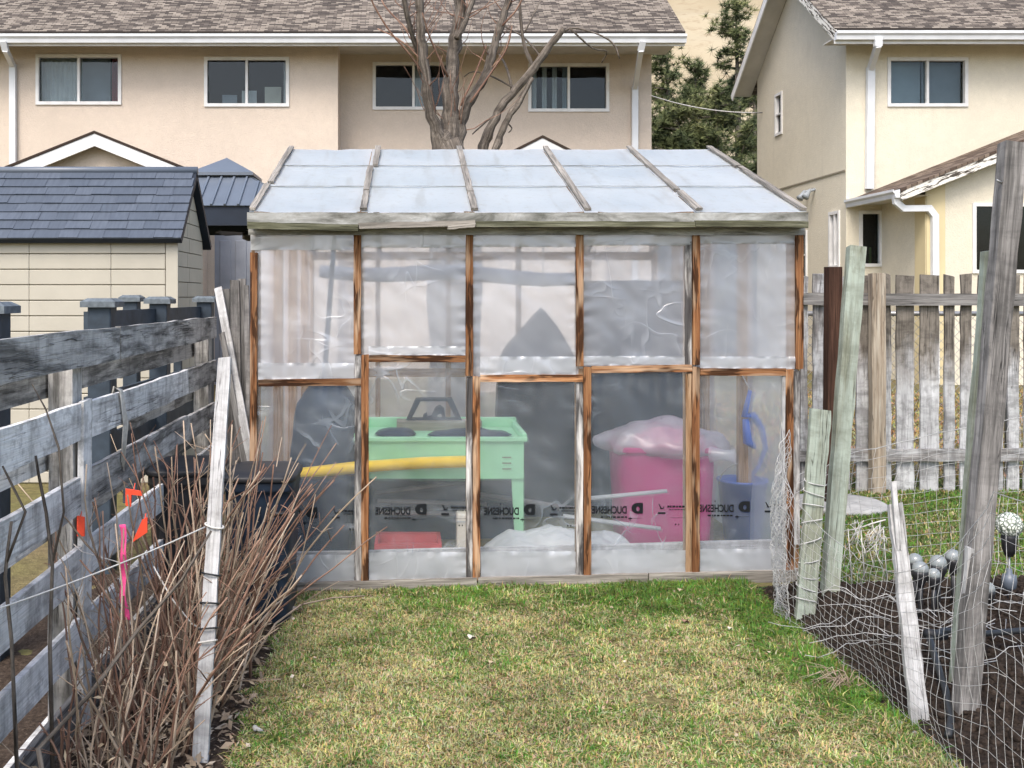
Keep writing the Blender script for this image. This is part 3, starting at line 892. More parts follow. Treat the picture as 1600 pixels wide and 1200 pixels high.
# ------------------------------------------------------------------ resin shed
sY, sR, sB = 9.0, 9.58, 10.2
sX = PX(276, sY)
szE, szR = PZ(367, sY), PZ(268, sR)
shed = thing('storage_shed', 'tan resin storage shed with slate blue shingle roof behind the slat fence', 'shed', (sX - 1.3, sY + .6, gz(-3)))
mb = MB()
sx0 = sX - 2.6
mb.add([(sx0, sY + .03, -.09), (sX - .03, sY + .03, -.09), (sX - .03, sY + .03, szE), (sx0, sY + .03, szE)], [(0, 1, 2, 3)])
mb.add([(sX - .03, sY + .03, -.09), (sX - .03, sB, -.09), (sX - .03, sB, szE), (sX - .03, sR, szR - .05), (sX - .03, sY + .03, szE)], [(0, 1, 2, 3, 4)])
mb.build('wall_core', M['shed_gap'], shed, smooth=False)
rowh = 24.3 / F * sY
cuts = [sx0, PX(45, sY), PX(173, sY), PX(258, sY)]
z = szE - .03
k = 0
while z > -.08:
    z0 = max(-.09, z - rowh)
    for i in range(3):
        mb = MB()
        mb.bar((cuts[i] + .0008, sY + .018, (z + z0) / 2), (cuts[i + 1] - .0008, sY + .018, (z + z0) / 2), z - z0 - .007, .022)
        bevel(mb.build('siding_panel', M['shed_wall'], shed), .005)
    z -= rowh
for i in range(2):
    mb = MB(); mb.bar((PX(258, sY) + .004 + .055, sY + .014, -.09), (PX(258, sY) + .055 + .004, sY + .014, szE - .03), .105, .03)
    if i == 0: mb.build('corner_post', M['shed_wall'], shed)
z = -.09; r = 0
while z < szR - .1:
    z1 = min(z + rowh, szR - .06)
    def ylim(zz):
        if zz <= szE: return sY + .07, sB - .03
        t_ = (zz - szE) / (szR - szE)
        return sY + .05 + (sR - sY) * t_ + .06, sB - (sB - sR) * t_ - .06
    (a0, b0), (a1, b1) = ylim(z), ylim(z1)
    for i in range(2):
        m = sY + .5 + (.05 if r % 2 else -.03)
        m = min(max(m, a1 + .02), b1 - .02)
        q = [(a0, z), (m - .004, z), (m - .004, z1 - .008), (a1, z1 - .008)] if i == 0 else [(m + .004, z), (b0, z), (b1, z1 - .008), (m + .004, z1 - .008)]
        if q[1][0] - q[0][0] > .03:
            mb = MB(); mb.poly([(sX - .028, y, zz) for y, zz in q], (.022, 0, 0)); mb.build('siding_panel', M['shed_side'], shed, smooth=False)
    z = z1; r += 1
# roof: core slab and individual shingles
def slab4(pts, th, name, mat, parent):
    pts = [Vector(p) for p in pts]; n_ = (pts[1] - pts[0]).cross(pts[3] - pts[0]).normalized()
    mb = MB(); mb.poly(pts, -n_ * th); return mb.build(name, mat, parent, smooth=False)
ov = .06
eY, eZ = sY - .09, szE - .04
rs = slab4([(sx0 - .1, eY, eZ), (sX + ov, eY, eZ), (sX + ov, sR, szR), (sx0 - .1, sR, szR)], .05, 'roof', M['gazebo_dark'], shed)
slab4([(sX + ov, sB + .09, szE - .04), (sx0 - .1, sB + .09, szE - .04), (sx0 - .1, sR + .002, szR), (sX + ov, sR + .002, szR)], .05, 'roof', M['gazebo_dark'], shed)
E0, R0 = Vector((0, eY, eZ)), Vector((0, sR, szR))
dirn = (R0 - E0); nrm = Vector((0, -dirn.z, dirn.y)).normalized()
rows = 8
for r in range(rows):
    a, b = E0.lerp(R0, r / rows), E0.lerp(R0, min(1, (r + 1.12) / rows))
    x = sx0 - .1 + (0 if r % 2 else -.09)
    while x < sX + ov:
        wv = random.choice((.15, .17, .22, .27))
        xa, xb = max(x, sx0 - .1) + .0012, min(x + wv, sX + ov) - .0012
        if xb - xa > .03:
            l1 = .018 + random.uniform(-.002, .004)
            mb = MB()
            aa = a - dirn.normalized() * random.uniform(0, .008)
            A, B = aa + nrm * l1, b + nrm * .006
            A2, B2 = aa + nrm * .001, b + nrm * .001
            mb.add([(xa, A.y, A.z), (xb, A.y, A.z), (xb, B.y, B.z), (xa, B.y, B.z), (xa, A2.y, A2.z), (xb, A2.y, A2.z), (xb, B2.y, B2.z), (xa, B2.y, B2.z)],
                   [(0, 1, 2, 3), (7, 6, 5, 4), (0, 4, 5, 1), (1, 5, 6, 2), (2, 6, 7, 3), (3, 7, 4, 0)])
            mb.build('shingle', M['shed_shingle'], rs, smooth=False)
        x += wv
mb = MB(); mb.tube([(sx0 - .1, sR, szR + .01), (sX + ov + .005, sR, szR + .01)], .035, 8); mb.build('ridge_cap', M['metal_roof'], shed)

# ------------------------------------------------------------------ neighbour's capped posts
def cap_post(x, y, w, topz, n, grp='slate posts of the neighbouring yard'):
    r = thing('capped_post', next(PL_), 'post', (x, y, gz(x)), grp)
    mb = MB(); mb.bar((x, y, gz(x) - .02), (x, y, topz - .04), w, w); bevel(mb.build('shaft', M['dark_blue_post'], r), .006)
    mb = MB(); c = w * .75
    mb.add([(x - c, y - c, topz - .045), (x + c, y - c, topz - .045), (x + c, y + c, topz - .045), (x - c, y + c, topz - .045),
            (x - c, y - c, topz - .012), (x + c, y - c, topz - .012), (x + c, y + c, topz - .012), (x - c, y + c, topz - .012),
            (x - w * .5, y - w * .5, topz + .008), (x + w * .5, y - w * .5, topz + .008), (x + w * .5, y + w * .5, topz + .008), (x - w * .5, y + w * .5, topz + .008)],
           [(3, 2, 1, 0), (0, 1, 5, 4), (1, 2, 6, 5), (2, 3, 7, 6), (3, 0, 4, 7), (4, 5, 9, 8), (5, 6, 10, 9), (6, 7, 11, 10), (7, 4, 8, 11), (8, 9, 10, 11)])
    mb.build('cap', M['post_cap'], r, smooth=False)
PL_=iter(['slate blue capped post beside the near white painted slats','thick slate blue capped post showing below its cap between the slats','thin slate blue capped post standing closest to the tan shed wall','slate blue capped post between the thick one and the planks','slate blue capped post partly hidden by the leaning planks'])
for px, Y, w, py in ((-14, 4.6, .13, 474), (160, 6.05, .135, 468), (206, 8.2, .115, 462.5), (250, 7.6, .13, 465), (321, 9.0, .13, 464)):
    cap_post(PX(px, Y), Y, w, PZ(py, Y), 0)
# low dark boards between those posts (rail fence behind)
rl = thing('low_rail_fence', 'low dark slate rail fence between the capped posts', 'fence', (-1.95, 7, gz(-2)))
for z0 in (.35, .62, .89, 1.16, 1.40):
    mb = MB(); mb.bar((-1.93, 6.1, z0), (-1.83, 9.0, z0), .13, .025, up=(1, 0, 0)); mb.build('rail', M['dark_blue_post'], rl)
for yy in (6.6, 8.4):
    mb = MB(); xx = -1.93 + (yy - 6.1) / 2.9 * .10 - .05; mb.bar((xx, yy, gz(-2)), (xx, yy, 1.4), .06, .06); mb.build('stake', M['dark_blue_post'], rl)

# ------------------------------------------------------------------ bare tree
def limb(mb, pts, w, Y=11.5, dy=0, n=8, sub=4):
    """pts in px with pixel widths -> smooth tube"""
    P3 = [P(p[0], p[1], Y + dy * i / max(1, len(pts) - 1)) for i, p in enumerate(pts)]
    R = [x / 2 / F * Y * (.80 if x > 6 else 1.0) for x in w]
    out, rr = [], []
    for i in range(len(P3) - 1):
        p0, p1, p2, p3 = P3[max(0, i - 1)], P3[i], P3[i + 1], P3[min(len(P3) - 1, i + 2)]
        for k in range(sub):
            t = k / sub
            q = .5 * ((2 * p1) + (p2 - p0) * t + (2 * p0 - 5 * p1 + 4 * p2 - p3) * t * t + (3 * p1 - p0 - 3 * p2 + p3) * t ** 3)
            out.append(q + Vector((random.uniform(-1, 1), random.uniform(-1, 1), 0)) * R[i] * .22)
            rr.append((R[i] + (R[i + 1] - R[i]) * t) * random.uniform(.86, 1.14))
    out.append(P3[-1]); rr.append(R[-1])
    mb.tube(out, rr, n)
    return out
tY = 11.5
tree = thing('bare_tree', 'leafless grey tree with cut limbs behind the greenhouse', 'tree', (PX(702, tY), tY, gz(.4)))
mb = MB()
base = G(702, 462 + F * 1.56 / tY)
gp = HY + F * (H - gz(.4) + .04) / tY
limb(mb, [(702, gp), (702, gp - 60), (701, 300), (701, 245), (700, 215)], [100, 88, 80, 74, 40], n=16)
mb.build('trunk', M['bark'], tree)
limbs = [
    ([(694, 262), (684, 215), (672, 170), (664, 110), (658, 60), (655, 5), (650, -60), (640, -150)], [36, 30, 24, 19, 17, 16, 14, 9], -.4),
    ([(661, 95), (650, 72), (641, 45), (633, 5), (620, -60)], [12, 11, 10, 10, 7], -.5),
    ([(704, 258), (704, 200), (703, 140), (708, 85), (716, 40), (719, 0), (724, -80)], [42, 36, 30, 26, 24, 22, 14], .3),
    ([(714, 60), (728, 30), (738, 0), (752, -60)], [13, 12, 11, 8], .3),
    ([(712, 258), (718, 205), (730, 165), (745, 140), (762, 110), (773, 70), (785, 30), (796, -5), (812, -80)], [30, 25, 21, 19, 18, 17, 16, 14, 9], .5),
]
twigs = []
for pts, w, dy in limbs:
    mb = MB(); twigs.append((limb(mb, pts, w, dy=dy), w)); mb.build('limb', M['bark'], tree)
mb = MB()
tw = [([(735, 160), (770, 110), (792, 75), (800, 40)], [4, 3, 3, 2]), ([(720, 165), (745, 110), (760, 70)], [4, 3, 2]),
      ([(665, 120), (640, 85), (610, 50), (585, 10), (575, -20)], [4, 4, 3, 3, 2]), ([(655, 70), (630, 40), (600, 8), (592, -20)], [4, 3, 3, 2]),
      ([(700, 120), (672, 60), (660, 20)], [4, 3, 2]), ([(785, 40), (805, 18), (820, -10)], [4, 3, 2]), ([(662, 90), (620, 60), (590, 45)], [3, 3, 2])]
for pts, w in tw: limb(mb, pts, w, dy=random.uniform(-.6, .6), n=5, sub=3)
for pts, w in twigs:
    for k in range(22):
        p = random.choice(pts[3:])
        d = Vector((random.uniform(-1, 1), random.uniform(-.7, .7), random.uniform(.1, 1.1))).normalized()
        L = random.uniform(.25, 1.0); q = [p]
        for i in range(5):
            d = (d + Vector((random.uniform(-.35, .35), random.uniform(-.35, .35), random.uniform(-.1, .4)))).normalized()
            q.append(q[-1] + d * L / 5)
        mb.tube(q, [.008 - .0012 * i for i in range(6)], 4)
mb.build('twigs', M['cane'], tree)['kind'] = 'stuff'

t2 = thing('pruned_tree', 'slim leaning grey tree with a broken top beside the larger bare trunk', 'tree', (PX(742, 11.9), 11.9, gz(.8)))
mb = MB(); gp = HY + F * (H - gz(.7) + .04) / 11.9
limb(mb, [(738, gp), (740, 380), (746, 300), (754, 240), (765, 205), (784, 165), (806, 140), (835, 106), (862, 68), (880, 44)], [34, 30, 26, 22, 19, 17, 16, 15, 14, 11], 11.9, n=10)
mb.build('trunk', M['bark'], t2)
mb = MB(); limb(mb, [(760, 262), (778, 222), (793, 186), (812, 158), (832, 122)], [18, 15, 13, 12, 9], 11.75); mb.build('limb', M['bark'], t2)
mb = MB()
for pts, w in (([(835, 106), (822, 80), (815, 40), (812, 0), (806, -40)], [7, 6, 5, 4, 3]), ([(800, 145), (793, 110), (780, 85)], [5, 4, 3]),
               ([(862, 68), (890, 44), (930, 52), (958, 68), (968, 92)], [4, 4, 3, 3, 2]), ([(890, 44), (925, 75), (948, 80), (940, 98)], [3, 3, 2, 2]),
               ([(785, 170), (760, 190), (738, 210)], [3, 3, 2]), ([(790, 190), (800, 200), (795, 207)], [3, 2, 2]), ([(806, 140), (770, 120), (740, 112), (725, 120)], [3, 3, 2, 2]),
               ([(846, 90), (820, 60), (795, 45), (770, 30)], [4, 3, 3, 2]), ([(820, 50), (835, 20), (850, -10)], [3, 3, 2])):
    limb(mb, pts, w, 11.9, dy=random.uniform(-.5, .5), n=5, sub=3)
mb.build('twigs', M['bark'], t2)['kind'] = 'stuff'

# ------------------------------------------------------------------ pines between the houses
def needle_mat():
    t = NT('needles')
    a = t.noise(t.coord('gc'), 1.1, 3); b = t.noise(t.coord('gc'), 9, 2)
    c = t.ramp(a, [(.35, (.06, .08, .036)), (.55, (.15, .175, .07)), (.72, (.26, .26, .11))])
    c = t.mix(t.ramp(b, [(.4, .5), (.6, 0.0)]), c, (.02, .028, .012))
    M['needles'] = t.done(t.pbr(c, .75, spec=.2))
needle_mat()
def pine(x, y, h, rmax, label, z0f=.12, n=46, seed=1):
    rg = random.Random(seed)
    r = thing('pine_tree', label, 'tree', (x, y, gz(x)), 'pines between the houses')
    mb = MB(); mb.tube([(x, y, -.1), (x + .1, y, h * .5), (x, y, h)], [h * .018, h * .012, .02], 8); mb.build('trunk', M['bark'], r)
    mb = MB(); br = MB()
    V, Fc = [], []
    for i in range(n):
        t = (i + rg.random()) / n
        z = h * (z0f + (1 - z0f) * t)
        R = rmax * (1 - t) ** .75 * rg.uniform(.55, 1.15) + .25
        an = rg.uniform(0, 6.283)
        tip = Vector((x + R * math.cos(an), y + R * math.sin(an), z + R * rg.uniform(-.05, .35)))
        st = Vector((x, y, z - .1 * R))
        br.tube([st, st.lerp(tip, .5) + Vector((0, 0, -.05 * R)), tip], [.05, .03, .012], 4)
        m = int(10 + R * 15)
        for k in range(m):
            u = .22 + .78 * (k + rg.random()) / m
            c = st.lerp(tip, u) + Vector((rg.gauss(0, .16), rg.gauss(0, .16), rg.gauss(.02, .11)))
            for q in range(26):
                d = Vector((rg.gauss(0, 1), rg.gauss(0, 1), rg.gauss(.35, .8))).normalized()
                L = rg.uniform(.10, .30)
                s = d.orthogonal().normalized() * .017
                b0 = len(V)
                V += [c - s, c + s, c + d * L]
                Fc.append((b0, b0 + 1, b0 + 2))
    mb.add(V, Fc)
    br.build('branches', M['bark'], r)['kind'] = 'stuff'
    mb.build('crown', M['needles'], r)
for px, py, Y, rm, lb, sd_ in ((1150, 8, 34, 2.5, 'tall dark pine with a ragged top between the two houses', 3), (1086, 108, 33, 1.5, 'slim pointed pine standing left of the tall pine', 5),
                              (1042, 74, 36, 1.9, 'dark pine close behind the beige house corner', 8), (1118, 150, 28, 2.2, 'broad low pine in front of the tall pine', 12), (1060, 178, 28, 2.1, 'short bushy pine below the slim pointed pine', 14), (1178, 100, 38, 2.2, 'dense pine partly hidden by the cream house', 17)):
    x = PX(px, Y)
    pine(x, Y, PZ(py, Y) + .2, rm, lb, .06, 60 if Y > 30 else 52, sd_)
# ================================================================== GREENHOUSE
FY = 5.55
gh_ = thing('greenhouse', 'home built greenhouse of wooden battens covered in clear plastic film', 'greenhouse', (.63, FY, gz(.63)))
eY0, eZ0, rY0, rZ0 = 5.44, PZ(334, 5.44), 7.16, PZ(234, 7.16)
bY0 = 2 * rY0 - eY0
GX0, GX1 = PX(389, 5.44), PX(1261, 5.44)
BACK = 8.80
def vbar(px, y0, y1, w, mat, dy=-.012, th=.02, nm='batten', px1=None, jit=.0012):
    mb = MB()
    mb.bar((PX(px, FY), FY + dy, PZ(y0, FY)), (PX(px1 if px1 else px, FY), FY + dy, PZ(y1, FY)), w / F * FY, th, seg=8, jit=jit)
    return mb.build(nm, M[mat], gh_, smooth=False)
def hbar(px0, px1, y, w, mat, dy=-.012, th=.02, nm='batten', y1=None, jit=.0012):
    mb = MB()
    mb.bar((PX(px0, FY), FY + dy, PZ(y, FY)), (PX(px1, FY), FY + dy, PZ(y1 if y1 else y, FY)), w / F * FY, th, seg=8, jit=jit)
    return mb.build(nm, M[mat], gh_, smooth=False)
# upper uprights
for px, a, b in ((558.5, 366, 553), (733, 366, 587), (905, 366, 572), (1086.5, 368, 570), (1247.5, 360, 576)):
    vbar(px, a, b, 11.5, 'cedar')
vbar(397.5, 395, 912, 11, 'cedar', px1=396)
# lower uprights
for px, a, b in ((570.5, 554, 910), (744, 588, 906), (917, 573, 903), (1086, 573, 898), (1232, 577, 894)):
    vbar(px, a, b, 11.5, 'cedar')
# rails
for a, b, y, y1 in ((404, 564, 598, 596), (576.5, 727, 560, 560.5), (750, 910, 591, 590.5), (923, 1080, 577, 575), (1092.5, 1226, 581, 581)):
    hbar(a, b, y, 11, 'cedar', y1=y1)
# film-wrapped and stained stud edges beside the uprights
for px, a, b, w, m in ((559.5, 555, 908, 10, 'peel'), (733.2, 590, 905, 9, 'peel'), (905.5, 600, 902, 10, 'peel'), (1075, 584, 896, 9, 'cedar_pale'), (1074.5, 378, 572, 10, 'peel'), (1243, 580, 850, 10, 'peel'), (1223.5, 586, 893, 4.5, 'white_stake')):
    vbar(px, a, b, w, m, dy=-.008, th=.012, nm='stud_edge', jit=.002)
# inside studs
for k, px in enumerate((398, 562, 735, 908, 1080, 1244)):
    mb = MB(); x = PX(px, FY)
    mb.bar((x, FY + .055, gz(x)), (x, FY + .055, 1.93), .04, .085); mb.build('stud', M['cedar_pale'], gh_)
    mb = MB(); mb.bar((x, BACK - .05, gz(x)), (x, BACK - .05, 1.93), .04, .085); mb.build('stud', M['cedar_pale'], gh_)
for x in (GX0 + .02, GX1 - .02):
    for y in (6.4, 7.2, 8.0):
        mb = MB(); mb.bar((x, y, gz(x)), (x, y, 1.95 + .30 * (1 - abs(y - rY0) / 1.7)), .085, .04); mb.build('stud', M['cedar_pale'], gh_)
# base plate, in lengths, following the ground
for a, b in ((404, 745), (746, 1010), (1011, 1250)):
    x0, x1 = PX(a, FY), PX(b, FY)
    mb = MB(); mb.bar((x0, FY + .015, gz(x0) + .028), (x1, FY + .015, gz(x1) + .028), .062, .10, seg=6, jit=.002); mb.build('base_plate', M['lath'], gh_)
mb = MB(); x0, x1 = PX(404, FY), PX(1245, FY)
mb.bar((x0, FY + .125, gz(x0) + .10), (x1, FY + .125, gz(x1) + .10), .17, .03, seg=6, jit=.003); mb.build('skirt_board', M['white_stake'], gh_)

# film panels on the front: each bay an upper and a lower sheet, creased towards the fastenings
def sheet(px0, px1, py0, py1, mat, nm='film_panel', amp=.010, off=0.0, nu=60, nv=70, sd=0):
    x0, x1, z0, z1 = PX(px0, FY), PX(px1, FY), PZ(py1, FY), PZ(py0, FY)
    def fn(u, v):
        x, z = x0 + (x1 - x0) * u, z0 + (z1 - z0) * v
        e = min(u, 1 - u, v, 1 - v)
        body = min(1, e * 8)
        crimp = math.exp(-min(u, 1 - u) * 14) * .013 * nz(z * 26, sd, u * 3) + math.exp(-min(v, 1 - v) * 12) * .014 * nz(x * 24, sd + 5, v * 3)
        y = FY + off + .004 + body * amp * (nz(x * 4.3, z * 3.2, sd) + .6 * nz(x * 11 + z * 6, z * 9, sd + 3)) * .8 + crimp
        return (x, max(y, FY + off) if off == 0 else min(y, FY - .001), z)
    mb = MB(); mb.grid(fn, nu, nv, lambda u, v: (x0 + (x1 - x0) * u + sd * 3.1, sd * 1.7, z0 + (z1 - z0) * v))
    return mb.build(nm, M[mat], gh_)
ups = [(398, 558, 366, 597), (559, 732, 366, 560), (733, 904, 366, 590), (905, 1086, 368, 576), (1087, 1247, 364, 580)]
los = [(398, 565, 597, 912), (566, 739, 560, 908), (740, 912, 590, 906), (913, 1086, 576, 900), (1087, 1236, 580, 896)]
for k, q in enumerate(ups): sheet(*q, 'film', sd=k)
for k, q in enumerate(los): sheet(*q, 'film_lower', sd=k + 7)
# overlap bands where upper film folds over, crinkled
for k, (a, b, c, d) in enumerate(((404, 553, 567, 593), (576, 727, 541, 555), (750, 899, 557, 586), (911, 1080, 556, 571), (1093, 1241, 557, 576))):
    sheet(a, b, c, d, 'film_double', 'film_fold', amp=.011, off=-.016, nu=60, nv=10, sd=20 + k)
# crinkled foot of the film
for k, (a, b, c, d) in enumerate(((404, 553, 866, 911), (577, 728, 862, 907), (751, 899, 861, 905), (923, 1070, 859, 900), (1093, 1226, 857, 895))):
    sheet(a, b, c, d, 'film_double', 'film_fold', amp=.011, off=-.016, nu=60, nv=12, sd=30 + k)
# grey double film hanging below the eave
for k, (a, b, c, d) in enumerate(((392, 552, 364, 391), (565, 727, 364, 387), (739, 899, 364, 386), (911, 1080, 364, 384), (1093, 1241, 364, 381))):
    sheet(a, b, c, d, 'film_valance', 'film_valance', amp=.010, off=-.016, nu=40, nv=10, sd=40 + k)
sheet(1226, 1240, 580, 894, 'film_double', 'film_fold', sd=51, off=-.001, nu=6)

# side, back film
def sidewall(x, sd):
    def fn(u, v):
        y = FY + .05 + (BACK - FY - .05) * u
        top = 1.96 + (rZ0 - eZ0) * (1 - abs(y - rY0) / (rY0 - eY0)) - .04
        z = gz(x) + (top - gz(x)) * v
        return (x + .012 * nz(y * 3, z * 3, sd), y, z)
    mb = MB(); mb.grid(fn, 30, 20); mb.build('film_side', M['film_back'], gh_)
sidewall(GX0 + .005, 1); sidewall(GX1 - .005, 2)
mb = MB(); mb.grid(lambda u, v: (GX0 + (GX1 - GX0) * u, BACK + .015 * nz(u * 9, v * 6), gz(.6) + 2.0 * v), 40, 24); mb.build('film_back', M['film_back'], gh_)
for z in (.9, 1.9):
    mb = MB(); mb.bar((GX0, BACK - .02, z), (GX1, BACK - .02, z), .07, .035); mb.build('rail', M['cedar_pale'], gh_)

# roof: three lapped courses of white film in each bay, both slopes
nE = Vector((0, -(rZ0 - eZ0), rY0 - eY0)).normalized()
def rp(u, v, up=0.0, back=False):
    p = Vector((GX0 + (GX1 - GX0) * u, eY0 + (rY0 - eY0) * v, eZ0 + (rZ0 - eZ0) * v)) + nE * up
    if back: p.y = 2 * rY0 - p.y
    return p
for b in (False, True):
    for k in range(5):
        for r in range(3):
            u0, u1, v0, v1 = k / 5 + .0008, (k + 1) / 5 - .0008, r / 3, min(1, (r + 1.05) / 3)
            def fn(u, v, r=r, k=k):
                uu, vv_ = u0 + (u1 - u0) * u, v0 + (v1 - v0) * v
                sagd = -.012 * math.sin(math.pi * u) * (0.5 + .5 * nz(k, r)) + .005 * nz(uu * 30, vv_ * 8, k)
                return rp(uu, vv_, .012 - .006 * v + max(-.011, sagd), b)
            mb = MB(); mb.grid(fn, 16, 8, lambda u, v, k=k, r=r: (k * 3 + u * .6, r * 2 + v * .6, k + r))
            mb.build('roof_panel', M['roof_film'], gh_)
    for k in range(6):
        mb = MB(); u = min(max(k / 5, .01), .99); mb.bar(rp(u, .02, -.06, b), rp(u, .99, -.06, b), .04, .085, up=(0, 0, 1)); mb.build('rafter', M['cedar_pale'], gh_)
for v in (.335, .668):                      # purlins seen as lines through the film
    mb = MB(); mb.bar(rp(.005, v, .0125), rp(.995, v, .0125), .005, .003, up=nE); mb.build('seam', M['fascia_film'], gh_)
mb = MB(); mb.bar((GX0 + .02, rY0, rZ0 - .07), (GX1 - .02, rY0, rZ0 - .07), .04, .11, up=(0, 0, 1)); mb.build('ridge_beam', M['cedar_pale'], gh_)
# laths on the roof: weathered, some in overlapping lengths
lath = [(.006, [(0, .34), (.36, 1)], (0, .004)), (.205, [(0, .24), (.245, .62), (.64, 1)], (0, -.001, .009)), (.4045, [(0, .22), (.225, .62), (.625, 1)], (0, 0, 0)),
        (.607, [(0, 1)], (0,)), (.807, [(0, .24), (.25, 1)], (0, -.003)), (.9945, [(0, .62), (.625, 1)], (0, -.002))]
for u, parts_, offs in lath:
    for (a, b), o in zip(parts_, offs):
        mb = MB(); mb.bar(rp(u + o, a + .005, .024), rp(u + o, b - .005, .024), .036, .014, up=nE, seg=8, jit=.0022); mb.build('roof_lath', M['lath'], gh_)
# eave: film wrapped over the edge, weathered strips nailed below, wrapped header
def eband(px0, px1, y0, y1, Y, mat, nm, amp, sd, dy0=0):
    x0, x1 = PX(px0, Y), PX(px1, Y)
    def fn(u, v):
        x = x0 + (x1 - x0) * u; z = PZ(y1, Y) + (PZ(y0, Y) - PZ(y1, Y)) * v
        return (x, Y + amp * nz(x * 5, z * 18, sd), z + .004 * nz(x * 3, sd, v))
    mb = MB(); mb.grid(fn, 90, 5, lambda u, v: (x0 + (x1 - x0) * u, sd, v * .05)); return mb.build(nm, M[mat], gh_)
eband(386, 1263, 332, 352, 5.425, 'fascia_film', 'eave_film', .006, 2)
for a, b, y0, y1, w, m in ((387, 560, 352, 356, 10, 'green_wood'), (561, 742, 353, 349, 9, 'lath'), (700, 742, 356, 352, 6, 'lath'), (743, 1085, 350, 350.5, 9, 'green_wood'), (1086, 1262, 349, 351, 10, 'green_wood')):
    mb = MB(); mb.bar((PX(a, 5.41), 5.408 if w != 6 else 5.398, PZ(y0, 5.41)), (PX(b, 5.41), 5.408 if w != 6 else 5.398, PZ(y1, 5.41)), w / F * 5.41, .02, seg=10, jit=.002); mb.build('eave_strip', M[m], gh_)
mb = MB(); mb.box((GX0 + .01, 5.44, eZ0 - .075), (GX1 - .01, 5.50, eZ0 - .012)); mb.build('eave_beam', M['lath'], gh_)
mb = MB(); mb.box((GX0 + .01, 5.505, eZ0 - .108), (GX1 - .01, 5.53, eZ0 - .045)); mb.build('header', M['lath'], gh_)
eband(388, 1258, 356, 367, 5.50, 'fascia_film', 'header_film', .004, 9)

# printed film marks, mirrored because the sheet is hung inside out
def text_faces(txt, size, bold=.0):
    cu = bpy.data.curves.new('t', 'FONT'); cu.body = txt; cu.size = size; cu.offset = bold
    o = bpy.data.objects.new('t', cu); C.objects.link(o)
    dg = bpy.context.evaluated_depsgraph_get()
    me = o.evaluated_get(dg).to_mesh()
    vs_ = [v.co.copy() for v in me.vertices]; fs = [tuple(p.vertices) for p in me.polygons]
    o.evaluated_get(dg).to_mesh_clear()
    bpy.data.objects.remove(o); bpy.data.curves.remove(cu)
    return vs_, fs
tv, tf = text_faces('DUCHESNE', .05, .0014)
txm = max(v.x for v in tv); tym = max(v.y for v in tv)
rr = random.Random(4)
for k, (lx, ly) in enumerate(((487, 801), (657.5, 795.5), (827, 796), (995.5, 794), (1162.5, 791.5))):
    mb = MB(); Yp_ = FY - .0035
    mm = FY / F
    X = lambda px: PX(px, FY); Z = lambda py: PZ(py, FY)
    W, Hh = 55 * mm, 11.5 * mm
    ox = X(lx - 16)
    mb.add([(ox - v.x / txm * W, Yp_, Z(ly + 8) + v.y / tym * Hh) for v in tv], [f[::-1] for f in tf])
    def r_(x0, y0, x1, y1): mb.add([(X(lx + x0), Yp_, Z(ly + y1)), (X(lx + x1), Yp_, Z(ly + y1)), (X(lx + x1), Yp_, Z(ly + y0)), (X(lx + x0), Yp_, Z(ly + y0))], [(0, 1, 2, 3)])
    # D emblem, mirrored, with a pale drop left open in it
    N_ = 20
    ring, hole = [], []
    for i in range(N_):
        an = 2 * math.pi * i / N_
        c_, s_ = math.cos(an), math.sin(an)
        ox_ = 9 if (c_ > 0) else 9 * c_
        oy_ = 8.5 * max(-1, min(1, s_ * 1.25)) if c_ > 0 else 8.5 * s_
        if c_ > 0: ox_ = 9 * min(1, c_ * 1.6)
        ring.append((X(lx + ox_), Yp_, Z(ly - oy_))); hole.append((X(lx + 1.0 + 2.6 * c_), Yp_, Z(ly + 1 - 3.6 * s_)))
    mb.add(ring + hole, [(i, (i + 1) % N_, (i + 1) % N_ + N_, i + N_) for i in range(N_)])
    x = -57
    while x < -17:                                   # fine print under the name
        w_ = rr.uniform(1.5, 5); r_(x, 12.5, min(x + w_, -16), 15); x += w_ + rr.uniform(.8, 2)
    r_(-14, 15.6, 8, 16.1); r_(-11.5, 13, -10.6, 19); r_(-14, 15.0, -8, 16.8)
    r_(-46, -10, -45, -7)
    if lx + 78 < 1240 or True:
        lim = {0: 66, 1: 71, 2: 71, 3: 74, 4: 60}[k]
        r_(32, 6, 44, 9)                              # bin mark with its bar
        mb.add([(X(lx + 33), Yp_, Z(ly - 7)), (X(lx + 34.5), Yp_, Z(ly - 7)), (X(lx + 39), Yp_, Z(ly + 1)), (X(lx + 37), Yp_, Z(ly + 1.5))], [(0, 1, 2, 3)])
        mb.add([(X(lx + 35), Yp_, Z(ly + 1)), (X(lx + 41), Yp_, Z(ly + 1)), (X(lx + 42.5), Yp_, Z(ly - 3)), (X(lx + 41.5), Yp_, Z(ly - 3.2)), (X(lx + 40), Yp_, Z(ly - .5)), (X(lx + 36), Yp_, Z(ly - .5))], [(0, 1, 2, 3, 4, 5)])
        x = 47
        while x < lim:
            w_ = rr.uniform(2, 5); r_(x, -4.2, min(x + w_, lim), -1.2); x += w_ + rr.uniform(.5, 1.2)
        x = 50
        while x < lim:
            w_ = rr.uniform(2, 4); r_(x, 1.5, min(x + w_, lim), 2.8); x += w_ + rr.uniform(.5, 1.2)
        r_(52, 14.6, lim, 15.1); r_(59, 24, 61, 26.5); r_(66 - 2, 24, 66 - .5, 26.5)
    mb.build('printed_lettering', M['black_ink'], gh_, smooth=False)['kind'] = 'stuff'

